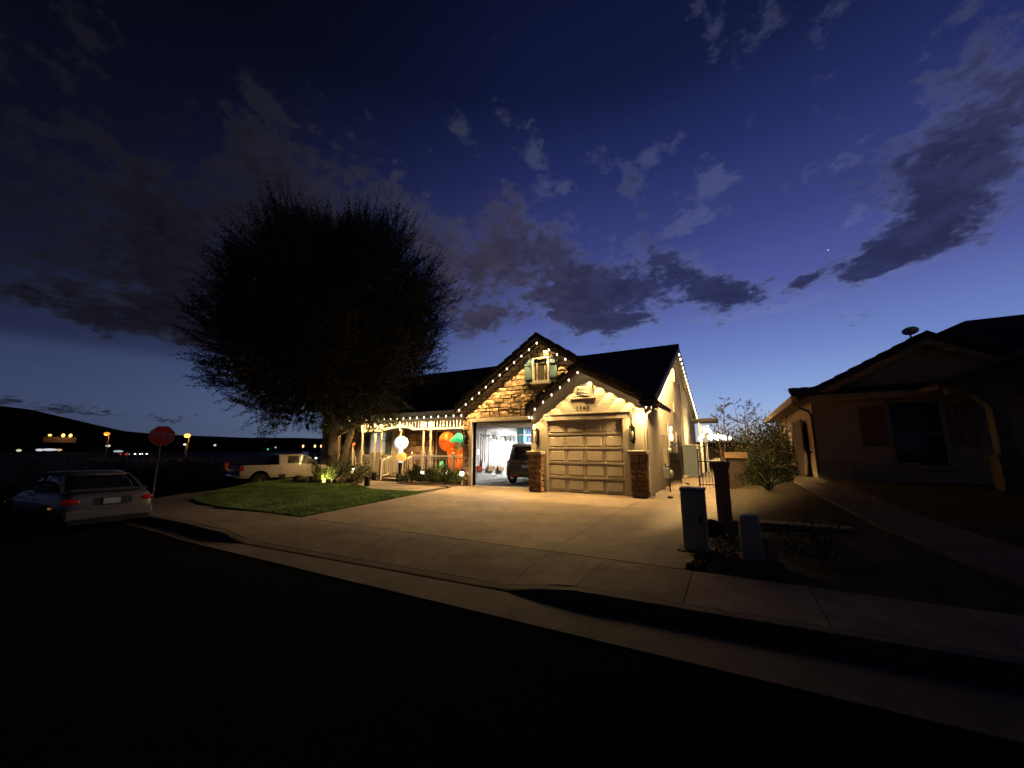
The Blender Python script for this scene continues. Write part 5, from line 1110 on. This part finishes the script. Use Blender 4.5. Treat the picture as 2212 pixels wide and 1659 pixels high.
t = thing('hooded_item', 'dark green hooded item with white face fixed inside the bay jamb', 'lamp', (-9.9, 14.5, 1.5)); m = MB(); m.lathe((-9.86, 14.48, 1.42), [(.05, -.1), (.1, 0), (.17, .1)], 14, 'X'); m.build('hood', M('hood_green', (.03, .06, .05), .4), t, smooth=True); m = MB(); m.lathe((-9.76, 14.48, 1.42), [(.155, 0), (.05, .03)], 14, 'X'); m.build('face', M('disc_glow', (.8, .8, .8), emit=(1, 1, 1), es=.5), t); m = MB(); m.beam((-9.97, 14.42, 1.4), (-9.93, 14.4, 1.0), .05, .1); m.build('bracket', M('hood_green', (.03, .06, .05)), t)  # unidentified item, not a known lamp; the glow of its face is added
m = MB(); m.box(-.05, .05, -.02, .02, -.08, .08); o = m.build('wall_box', hr, None); o.location = (-9.97, 14.3, 1.6); tag(o, 'small red brown switch box on the white jamb of the open bay', 'switch')
t = thing('shelf_rack', 'white wall shelf rack at the back of the garage behind the vehicle', 'shelf', (-9.7, 19.2, 0)); wsh = M('shelf_white', (.7, .7, .7), .5)
for z in (1.35, 1.85, 2.3): m = MB(); m.box(-9.98, -9.5, 18.5, 21.2, z, z + .03); m.build('shelf', wsh, t)
for y in (18.5, 19.8, 21.15): m = MB(); m.box(-9.54, -9.5, y, y + .04, 0, 2.75); m.build('upright', wsh, t)
bl = M('bin_blue', (.03, .09, .22), .5); te = M('bin_teal', (.03, .14, .17), .5); rd = M('box_red', (.45, .05, .02), .5); wx = M('box_white', (.72, .72, .7), .6)
for y, z, mt, w_, h_, lab in ((18.6, 1.9, te, .3, .36, 'teal bin at the near end of the middle garage shelf'), (18.6, 1.4, te, .3, .36, 'teal bin at the near end of the lower garage shelf'), (18.6, 2.33, te, .3, .3, 'teal bin at the near end of the top garage shelf'), (19.0, 1.9, bl, .35, .32, 'blue bin on the middle garage shelf'), (19.0, 1.4, bl, .35, .32, 'blue bin on the lower garage shelf'), (19.0, 2.33, bl, .35, .28, 'blue bin on the top garage shelf'),
                                (19.5, 1.9, rd, .3, .34, 'red box on the middle garage shelf beside the blue bin'), (20.0, 1.9, rd, .22, .26, 'smaller red box on the middle garage shelf'), (20.4, 1.9, wx, .3, .3, 'white box at the far end of the middle garage shelf'), (19.6, 2.33, wx, .5, .3, 'white box on the top garage shelf')):
    t = thing('storage_bin', lab, 'bin', (-9.75, y, z), group='bins on the garage shelves'); m = MB(); m.loft([[(-9.93, y, z + .03), (-9.56, y, z + .03), (-9.56, y + w_, z + .03), (-9.93, y + w_, z + .03)], [(-9.95, y - .02, z + h_), (-9.54, y - .02, z + h_), (-9.54, y + w_ + .02, z + h_), (-9.95, y + w_ + .02, z + h_)]]); m.build('tub', mt, t); m = MB(); m.box(-9.96, -9.53, y - .03, y + w_ + .03, z + h_, z + h_ + .03); m.build('lid', mt, t, bevel=.008)

# ------------------------------------------------------------------ the dark house next door
nst = M('neighbour_stucco', (.52, .39, .27), .92, bump=.35, bs=55, n=.1); ntr = M('neighbour_trim', (.40, .32, .23), .85, n=.08); nfa = M('neighbour_fascia', (.42, .30, .18), .7)
nst_dim = M('neighbour_stucco_dimmed', (.20, .155, .11), .92, bump=.3, bs=55)  # the house stucco darkened, so the porch's dimness is put into the colour
Q = thing('neighbour_house', 'dark single storey house with tiled gable roof and porch on the raised lot', 'house', (7, 18, .56))
m = MB(); m.box(2.57, 4.5, 16.3, 16.5, .3, 3.3); m.box(5.62, 7.3, 16.3, 16.5, .3, 3.3); m.box(4.5, 5.62, 16.3, 16.5, .3, 1.05); m.box(4.5, 5.62, 16.3, 16.5, 2.95, 3.3); m.build('front_wall', nst, Q)
m = MB(); m.box(2.57, 2.77, 16.5, 27, .3, 3.3); m.build('side_wall', nst, Q); m = MB(); m.box(7.3, 7.5, 16.3, 18.6, .3, 3.3); m.box(7.5, 19, 18.6, 18.8, .3, 3.3); m.build('porch_wall', nst, Q)
m = MB(); m.box(2.5, 3.4, 16.22, 16.3, .4, 1.15); m.box(3.4, 5.0, 16.24, 16.3, .4, 1.12); m.build('wainscot', ntr, Q, bevel=.02)
m = MB(); m.box(4.4, 4.5, 16.24, 16.5, 1.0, 3.0); m.box(5.62, 5.72, 16.24, 16.5, 1.0, 3.0); m.box(4.4, 5.72, 16.24, 16.5, 2.95, 3.05); m.box(4.3, 5.82, 16.16, 16.5, .93, 1.05); nw = m.build('window', ntr, Q)
m = MB(); m.box(4.5, 5.62, 16.40, 16.43, 1.05, 1.96); m.build('pane', glass_d, nw); m = MB(); m.box(4.5, 5.62, 16.36, 16.39, 2.0, 2.95); m.build('pane', M('screen_glass', (.035, .05, .06), .2), nw); m = MB(); m.box(4.5, 5.62, 16.33, 16.42, 1.95, 2.01); m.build('meeting_rail', M('sash', (.3, .3, .3), .5), nw)
for x0, x1 in ((3.75, 4.38), (5.76, 6.35)):
    m = MB()
    for k in range(3): m.box(x0 + k * (x1 - x0) / 3 + .01, x0 + (k + 1) * (x1 - x0) / 3 - .01, 16.25, 16.3, 1.6, 2.9)
    m.build('shutter', M('shutter_brown', (.22, .14, .08), .8), Q)
zq = lambda x: 4.95 - .53 * abs(x - 5.42)
rfm = MB()
for a, b in ((2.1, 5.42), (5.42, 8.74)):
    q = roofslab(a, b, 15.72, 21, .12, '', None, zq); o = len(rfm.v); rfm.v += q.v; rfm.f += [tuple(i + o for i in f) for f in q.f]
rfm.hexa([(2.0, 15.68, 3.22), (8.0, 15.68, 3.22), (8.0, 16.4, 3.52), (2.0, 16.4, 3.52), (2.0, 15.68, 3.3), (8.0, 15.68, 3.3), (8.0, 16.4, 3.62), (2.0, 16.4, 3.62)])
rfm.add([(2.0, 16.0, 3.3), (20, 16.0, 3.3), (20, 28, 3.3), (2.0, 28, 3.3), (8.1, 20.2, 6.25), (17, 20.2, 6.25)], [(0, 1, 5, 4), (1, 2, 5), (2, 3, 4, 5), (3, 0, 4), (0, 3, 2, 1)])
nroof = rfm.build('roof', tile_m, Q)
tf = MB(); tiles_plane((2.1, 15.72, zq(2.1) - .02), (0, .3, 0), (.37, 0, .37 * .53), 12, 9); tiles_plane((2.0, 15.68, 3.3), (.3, 0, 0), (0, .36, .16), 20, 2); tiles_plane((8.74, 15.72, zq(8.74) - .02), (0, .3, 0), (-.37, 0, .37 * .53), 12, 9)
tag(tf.build('roof_tiles', tile_m, Q), kind='stuff')
for a, b in ((2.1, 5.42), (5.42, 8.74)):
    nn = 9; s_ = (zq(b) - zq(a)) / (b - a)
    for i in range(nn): x = a + (b - a) * (i + .5) / nn; inst(rtm, 'rake_tile', nroof, (x, 15.72, zq(x) + .03), (0, -math.atan(s_), 0), (1.05, 1, 1))
    m = MB(); m.hexa([(a, 15.7, zq(a) - .34), (b, 15.7, zq(b) - .34), (b, 15.74, zq(b) - .34), (a, 15.74, zq(a) - .34), (a, 15.7, zq(a) - .14), (b, 15.7, zq(b) - .14), (b, 15.74, zq(b) - .14), (a, 15.74, zq(a) - .14)]); m.build('fascia_board', nfa, Q)
m = MB(); m.ext([(2.6, 16.1, 3.4), (8.2, 16.1, 3.4), (5.42, 16.1, 4.75)], (0, .1, 0)); m.box(5.0, 5.06, 16.06, 16.1, 3.5, 4.5); m.build('gable_wall', nst, Q)
m = MB(); m.box(2.0, 8.2, 15.64, 15.68, 3.06, 3.26); m.build('fascia_board', nfa, Q); m = MB(); m.box(1.96, 2.0, 15.66, 27.5, 3.04, 3.28); m.build('gutter', nfa, Q)
m = MB(); m.box(2.0, 2.57, 15.7, 27, 3.06, 3.1); m.box(2.57, 8, 15.68, 16.3, 3.06, 3.1); m.build('soffit', M('neighbour_soffit', (.30, .21, .13), .85), Q)
for y in (16.0, 27.2):
    m = MB(); m.tube([(2.05, y - .2, 3.05), (2.1, y - .15, 2.92), (2.45, y + .1, 2.78), (2.52, y + .15, 2.6), (2.52, y + .15, .75)], .04, 7); m.build('downspout', M('downspout_brown', (.10, .08, .06), .6), Q, smooth=True)
ngt = thing('side_gate', 'dark brown plank gate panel against the lit side wall of the dark house', 'gate', (2.4, 18.8, .55))
for k in range(6): m = MB(); m.box(2.38, 2.43, 17.5 + k * .38, 17.5 + k * .38 + .36, .56, 2.62); m.build('plank', wood_b, ngt)
for z in (.9, 2.3): m = MB(); m.box(2.43, 2.47, 17.5, 19.76, z, z + .1); m.build('rail', wood_b, ngt)
for y, z0, z1 in ((20.6, 1.0, 2.6), (22.5, 1.0, 2.6)): m = MB(); m.box(2.53, 2.57, y, y + .7, z0, z1); m.build('side_window', ntr, Q); m = MB(); m.box(2.51, 2.53, y + .1, y + .6, z0 + .1, z1 - .1); m.build('pane', glass_d, Q)
t = thing('garden_hose', 'pale hose hanging in a loop on the side wall of the dark house', 'hose', (2.3, 17.3, .6)); m = MB(); m.tube([(2.36 + .02 * math.sin(a), 17.2 + .18 * math.cos(a), 1.05 + .4 * math.sin(a)) for a in np.linspace(0, 12.6, 40)], .02, 5); m.build('hose', cream, t, smooth=True); m = MB(); m.box(2.36, 2.57, 17.14, 17.2, 1.4, 1.46); m.build('hook', blackp, t)
# porch of the dark house
for x in (6.05, 9.6):
    m = MB(); m.box(x - .22, x + .22, 14.3, 14.74, .3, 1.3); m.box(x - .28, x + .28, 14.24, 14.8, 1.3, 1.38); m.box(x - .14, x + .14, 14.38, 14.66, 1.38, 2.7)
    m.loft([[(x - .14, 14.38, 2.55), (x + .14, 14.38, 2.55), (x + .14, 14.66, 2.55), (x - .14, 14.66, 2.55)], [(x - .4, 14.36, 2.95), (x + .4, 14.36, 2.95), (x + .4, 14.68, 2.95), (x - .4, 14.68, 2.95)]]); m.build('porch_column', nst_dim, Q)
m = MB(); m.ext([(5.2, 14.36, 2.95), (10.5, 14.36, 2.95), (10.5, 14.36, 3.3), (7.85, 14.36, 4.2), (5.2, 14.36, 3.2)], (0, .3, 0)); m.build('porch_beam', nst_dim, Q)
m = MB(); zp = lambda x: 4.45 - .42 * abs(x - 7.85)
for a, b in ((4.9, 7.85), (7.85, 10.8)):
    q = roofslab(a, b, 14.0, 19, .14, '', None, zp); o = len(m.v); m.v += q.v; m.f += [tuple(i + o for i in f) for f in q.f]
m.build('porch_roof', tile_m, Q)
m = MB(); m.box(5.6, 12, 14.2, 18.6, .2, .5); m.build('porch_floor', concrete2, Q)
t = thing('satellite_dish', 'grey oval satellite dish on a short mast at the gable of the dark house', 'satellite dish', (5.3, 16.4, 4.9))
m = MB(); m.tube([(5.42, 16.6, 4.8), (5.36, 16.5, 5.2)], .025, 6); m.build('mast', iron_grey, t); m = MB(); c0 = Vector((5.36, 16.42, 5.22)); fw = Vector((-.45, -.85, .25)).normalized(); a_ = fw.cross(Vector((0, 0, 1))).normalized(); b_ = a_.cross(fw)
rs = []
for r_, d in ((.02, 0), (.1, .008), (.175, .03), (.18, .033), (.175, .018), (.02, -.012)): rs.append([c0 + fw * d + a_ * r_ * 1.12 * math.cos(q) + b_ * r_ * .82 * math.sin(q) for q in np.linspace(0, 2 * math.pi, 20, endpoint=False)])
m.loft(rs); m.build('dish', M('dish_grey', (.55, .50, .44), .6), t, smooth=True); m = MB(); m.tube([c0 - b_ * .13, c0 + fw * .25 - b_ * .08], .012, 5); m.box(c0.x + fw.x * .25 - .03, c0.x + fw.x * .25 + .03, c0.y + fw.y * .25 - .03, c0.y + fw.y * .25 + .03, c0.z - .06, c0.z + .02); m.build('feed_arm', iron_grey, t)

# ------------------------------------------------------------------ patio glimpsed through the gate
pt = thing('patio_cover', 'white posted patio cover behind the side of the lit house', 'patio cover', (-1.5, 31, 0))
for x, y in ((-1.62, 30.0), (-1.38, 31.6)): m = MB(); m.box(x - .08, x + .08, y - .08, y + .08, 0, 3.3); m.build('post', white, pt)
m = MB(); m.box(-2.35, -.55, 33.5, 37, 3.75, 3.95); m.build('roof', cream, pt)
lights('tangled bright patio bulbs strung behind the gate', [(-1.70, 30.0, 2.45), (-1.45, 29.0, 2.6), (-1.22, 27.6, 2.85), (-1.15, 30, 3.2), (-1.05, 29, 2.95), (-.95, 28, 2.8), (-.85, 28.6, 2.55), (-.7, 29.2, 2.45), (-.55, 30, 2.4), (-.42, 31, 2.62), (-.3, 31.5, 2.5), (-.12, 31.8, 2.5), (.15, 30.5, 2.45), (-.2, 29.6, 2.5), (-.5, 28.4, 2.55), (-.9, 27.4, 2.75), (-1.3, 28.2, 3.0), (-1.1, 29.4, 2.5), (-.75, 30.6, 2.6), (-1.0, 31.2, 2.45)], power=110, ang=170, blend=.6, scale=2.4, group='patio bulbs behind the gate')
point('patio_bulb_light', (-1.0, 28.6, 2.5), 420, (1, .68, .32), .15)
t = thing('patio_table', 'white covered patio table with chairs seen through the gate', 'table', (-1.1, 32, 0)); m = MB(); m.box(-1.5, -.6, 31.6, 33, .72, .78); m.build('tabletop', white, t)
for x in (-1.4, -.7):
    for y in (31.7, 32.9): m = MB(); m.box(x - .03, x + .03, y - .03, y + .03, 0, .72); m.build('leg', white, t)
t = thing('patio_chair', 'pale patio chair before the table seen through the gate', 'chair', (-.8, 30.6, 0)); m = MB(); m.box(-1.0, -.55, 30.4, 30.85, .42, .48); m.build('seat', cream, t); m = MB(); m.box(-1.0, -.55, 30.85, 30.9, .45, .95); m.build('backrest', cream, t)
for x in (-.98, -.57):
    for y in (30.42, 30.86): m = MB(); m.box(x - .02, x + .02, y - .02, y + .02, 0, .42); m.build('leg', cream, t)

# ------------------------------------------------------------------ street corner and distance
t = thing('stop_sign', 'red octagonal STOP sign on a post at the street corner', 'stop sign', (-18.6, 6.4, -.4)); sx, sy, sz = -18.6, 6.4, 2.03; fw = Vector((.96, -.28, 0)); a_ = Vector((.28, .96, 0))
def octa(r, d): return [Vector((sx, sy, sz)) + fw * d + a_ * (r * math.cos(q)) + Vector((0, 0, r * math.sin(q))) for q in [R(22.5 + 45 * k) for k in range(8)]]
m = MB(); m.loft([octa(.39, -.006), octa(.39, .004)]); face = m.build('border', M('sign_white', (.55, .5, .45), .5), t); m = MB(); m.loft([octa(.365, .004), octa(.365, .008)]); face2 = m.build('face', M('sign_red', (.38, .02, .015), .45, emit=(.5, .02, .015), es=.03), t)
me = textmesh('STOP', .30, .003, 'lettering'); me.materials.append(MATS['sign_white']); o = inst(me, 'lettering', t, tuple(Vector((sx, sy, sz)) + fw * .012)); o.rotation_euler = (R(90), 0, math.atan2(a_.y, a_.x)); o.scale = (.78, 1, 1)
m = MB(); m.beam((sx - .02, sy, -.6), (sx - .02, sy, 2.4), .05, .03); m.build('post', M('sign_post', (.22, .2, .16), .6), t)
for i, (x, y, z0, h) in enumerate([(-44.9, 10.0, -.9, 1.95), (-44.2, 10.5, -.9, 1.9), (-57.2, 14.8, -.95, 2.0), (-53.4, 16.9, -.95, 2.1), (-39.6, 12.9, -.9, 2.1), (-48, 20.5, -.95, 2.0), (-47, 25, -.95, 2.0), (-45, 28, -.95, 2.0)]):
    m = MB(); m.tube([(0, 0, 0), (.03, .02, h * .6), (rnd.uniform(-.06, .1), 0, h)], [.075, .07, .06], 7); o = m.build('fence_post', wood_t); o.location = (x, y, z0)
    tag(o, ['leaning fence post over the roof of the sedan at left', 'darker fence post beside the leaning one', 'thin far fence post over the middle of the sedan roof', 'far fence post left of the stop sign', 'stout pale fence post just left of the stop sign', 'fence post right of the stop sign above the bushes', 'fence post over the pickup bed', 'fence post beside the pickup cab'][i], 'fence post', 'fence posts along the dark field')
def far_lamp(label, loc, h, power, col, es=70, arm=1.2, r=.3):
    t = thing('street_lamp', label, 'street lamp', loc); x, y, z = loc; m = MB(); m.tube([(x, y, z), (x, y, z + h)], .12, 6); m.tube([(x, y, z + h), (x + arm * .6, y - arm * .6, z + h + .1)], .07, 5); m.build('pole', wood_t, t)
    m = MB(); m.ball((x + arm * .6, y - arm * .6, z + h - .1), (r, r, r * .7), 10, 7); m.build('lamp', M('sodium_%d' % int(es * 10), (1, .6, .2), emit=col, es=es), t); point('street_lamp_light', (x + arm * .6, y - arm * .6 - .1, z + h - .7), power, col, .3)
far_lamp('orange street lamp on a pole right of the stop sign', (-131, 51, -1), 6.6, 700, (1, .40, .07), 2.6, r=.75)
far_lamp('small orange lamp on a thin pole left of the stop sign', (-165, 44, -1), 7.5, 500, (1, .36, .06), 1.2, r=.7)
far_lamp('dim white yard lamp far behind the bushes', (-150, 58, -1), 4.4, 60, (1, .95, .8), 1.5, r=.35)
def far_car(label, loc, rz, body, rear=True):
    t = thing('distant_car', label, 'car', loc, rz); ORG[t.name] = (0, 0, 0)
    shell([(-2.2, .7, .8, .74, .4, .7, .95), (-1.2, .8, .88, .8, .3, .7, 1.0), (1.2, .8, .88, .8, .3, .7, .95), (2.2, .7, .8, .6, .4, .6, .8)]).build('body', body, t, local=True); cabin([(-1.6, .75, .6, .95, 1.0), (-1, .76, .6, .95, 1.45), (.3, .76, .6, .95, 1.45), (1.1, .75, .65, .92, 1.0)]).build('window', glass_d, t, local=True)
    for s in (1, -1):
        m = MB(); m.ball((2.24, s * .6, .68), (.05, .22, .16), 8, 6); m.build('headlight', M('headlight', (1, 1, 1), emit=(.85, .82, 1), es=5), t, local=True); m = MB(); m.ball((-2.22, s * .62, .75), (.05, .2, .14), 8, 6); m.build('tail_light', M('taillight', (1, .1, .05), emit=(1, .03, .02), es=1.6), t, local=True)
        for x in (-1.3, 1.35): m = MB(); m.lathe((x, s * .8, .32), [(.32, -.1), (.32, .1)], 12, 'Y'); m.build('wheel', tyre_m, t, local=True)
dkp = M('distant_paint', (.06, .06, .07), .4)
far_car('distant car with red tail lights left of the white headlights', (-164, 48, -.5), R(155), dkp); far_car('distant car with white headlights facing the camera', (-167.5, 52.2, -.4), R(-20), dkp); far_car('second distant car with white headlights just behind the first', (-169, 54.3, -.4), R(-20), dkp)
far_car('distant car with bright red lights right of the pickup roof', (-82, 53.0, -.9), R(125), dkp); far_car('distant car with pale headlights near the tree trunk', (-81, 56.3, -.9), R(-35), dkp); far_car('distant car with red tail lights close to the tree trunk', (-79.5, 57.5, -.9), R(140), dkp)
for i, (px, py, pz, lab) in enumerate([(-86, 55.5, 2.4, 'first of three warm lights over the distant red tail lights'), (-83.0, 56.4, 2.4, 'second of three warm lights over the distant red tail lights'), (-82, 57.3, 2.4, 'third warm light over the distant tail lights, nearest the trunk')]):
    t = thing('street_lamp', lab, 'street lamp', (px, py, -1), group='warm lights over the distant cars'); m = MB(); m.tube([(px, py, -1), (px, py, pz)], .06, 5); m.build('pole', wood_t, t); m = MB(); m.ball((px, py, pz), (.22, .22, .35), 8, 6); m.build('lamp', M('sodium_warm', (1, .5, .3), emit=(1, .5, .22), es=2.4), t)
t = thing('trailer', 'long pale flatbed trailer parked beyond the pickup roof', 'trailer', (-60, 36, -1)); m = MB(); m.beam((-63, 34.7, 1.0), (-57.7, 37.7, 1.0), 2.0, .55); m.build('deck', M('trailer_white', (.5, .5, .52), .6), t)
for u in (.2, .8): m = MB(); p = Vector((-63, 34.7, -.55)).lerp(Vector((-57.7, 37.7, -.55)), u); m.lathe(tuple(p), [(.4, -.9), (.4, .9)], 12, 'Y'); m.build('wheel', tyre_m, t)
# hills with a lit building
def hill(name, pts, depth, mat):
    m = MB(); n_ = len(pts)
    for x, y, z in pts:
        d = Vector((x, y, 0)).normalized(); m.v += [(x - d.x * 60, y - d.y * 60, -1.5), (x, y, z), (x + d.x * depth, y + d.y * depth, z * .8), (x + d.x * depth * 1.5, y + d.y * depth * 1.5, -2)]
    for i in range(n_ - 1):
        for j in range(3): m.f.append((i * 4 + j, i * 4 + j + 1, (i + 1) * 4 + j + 1, (i + 1) * 4 + j))
    struct(name, m, mat)
def azp(a, d): return (d * math.sin(R(a)), d * math.cos(R(a)))
hm = M('hill', (.012, .012, .011), .98, n=.4, ns=.02, spec=0)
hill('hills', [(*azp(a, 620), z + rnd.uniform(-.6, .6)) for a, z in ((-100, 46), (-92, 49), (-86, 48), (-83, 45), (-80.5, 42), (-78, 35), (-76, 29), (-74, 23), (-72, 21), (-70, 18), (-67, 13), (-62, 10), (-55, 8))], 300, hm)
hill('hills', [(*azp(a, 900), z + rnd.uniform(-1, 1)) for a, z in ((-78, 14), (-73, 24), (-70, 28), (-66, 27), (-63, 25), (-58, 26), (-52, 24), (-45, 25), (-38, 22), (-30, 20), (-20, 18), (-8, 20), (3, 17), (9, 20), (18, 24), (30, 22), (45, 25))], 300, hm)
t = thing('hill_building', 'lit building low on the dark hillside at the far left', 'building', (-560, 113, 10)); bxm = M('far_wall', (.10, .07, .05), .9); m = MB(); bx0 = Vector((-545, 114, 11)); dr_ = Vector((.2, .98, 0)); m.beam(bx0 - dr_ * 11, bx0 + dr_ * 9, 8, 5); m.build('wall', bxm, t)
for k, u in enumerate((-8, 0, 4.5)): m = MB(); p = bx0 + dr_ * u + Vector((5, -.5, 4)); m.ball(tuple(p), (1.2, 1.2, 1.6 if k else 1.0), 8, 6); m.build('lamp', M('hill_lamp', (1, .6, .2), emit=(1, .55, .12), es=2.6), t)
point('hill_lamp_light', tuple(bx0 + Vector((12, 0, 7))), 4500, (1, .55, .18), 1)
for i, (a, z, w_, c) in enumerate([(-80.6, 1.0, 1.0, (.75, .9, .5)), (-79.4, 1.2, 1.6, (.8, .8, .85)), (-78.8, 1.3, 3.2, (.75, .8, .85)), (-78.2, 1.2, 1.2, (.7, .45, .2)), (-75.0, 3.0, 1.2, (.8, .85, .8)), (-74.2, .6, 2.4, (.5, .55, .6)), (-66.3, 3.6, .9, (.9, .95, .85)), (-61.0, 1.6, .7, (.05, .9, .4)), (-60.2, 2.6, .8, (.6, .6, .45))]):
    x, y = azp(a, 250); t = thing('far_light', ['greenish light at the far left of the valley', 'pale twin light left in the valley', 'wide white lit shop front in the valley', 'small tan light right of the lit shop front', 'white light above the field between lamp and hill', 'wide grey lit roof left of the orange lamp', 'small white star like light right of the stop sign', 'green traffic light under the tree', 'dim yellow light under the left of the tree'][i], 'light', (x, y, -1), group='small lights in the far valley')
    m = MB(); m.tube([(x, y, -1), (x, y, z)], .15, 5); m.build('pole', blackp, t); m = MB(); m.ball((x, y, z + .4), (w_ * .35, w_ * .7, .5), 8, 6); m.build('lamp', M('far_glow_%d' % i, c, emit=c, es=.75), t)
m = MB(); x, y = azp(12.54, 3000 * math.cos(R(22.5))); m.ball((0, 0, 0), (3.2, 3.2, 3.2), 10, 8); o = m.build('planet', M('planet_glow', (1, 1, 1), emit=(.95, .97, 1), es=1.0)); o.location = (x, y, 3000 * math.sin(R(22.5))); tag(o, 'single bright evening planet in the sky at right', 'planet')
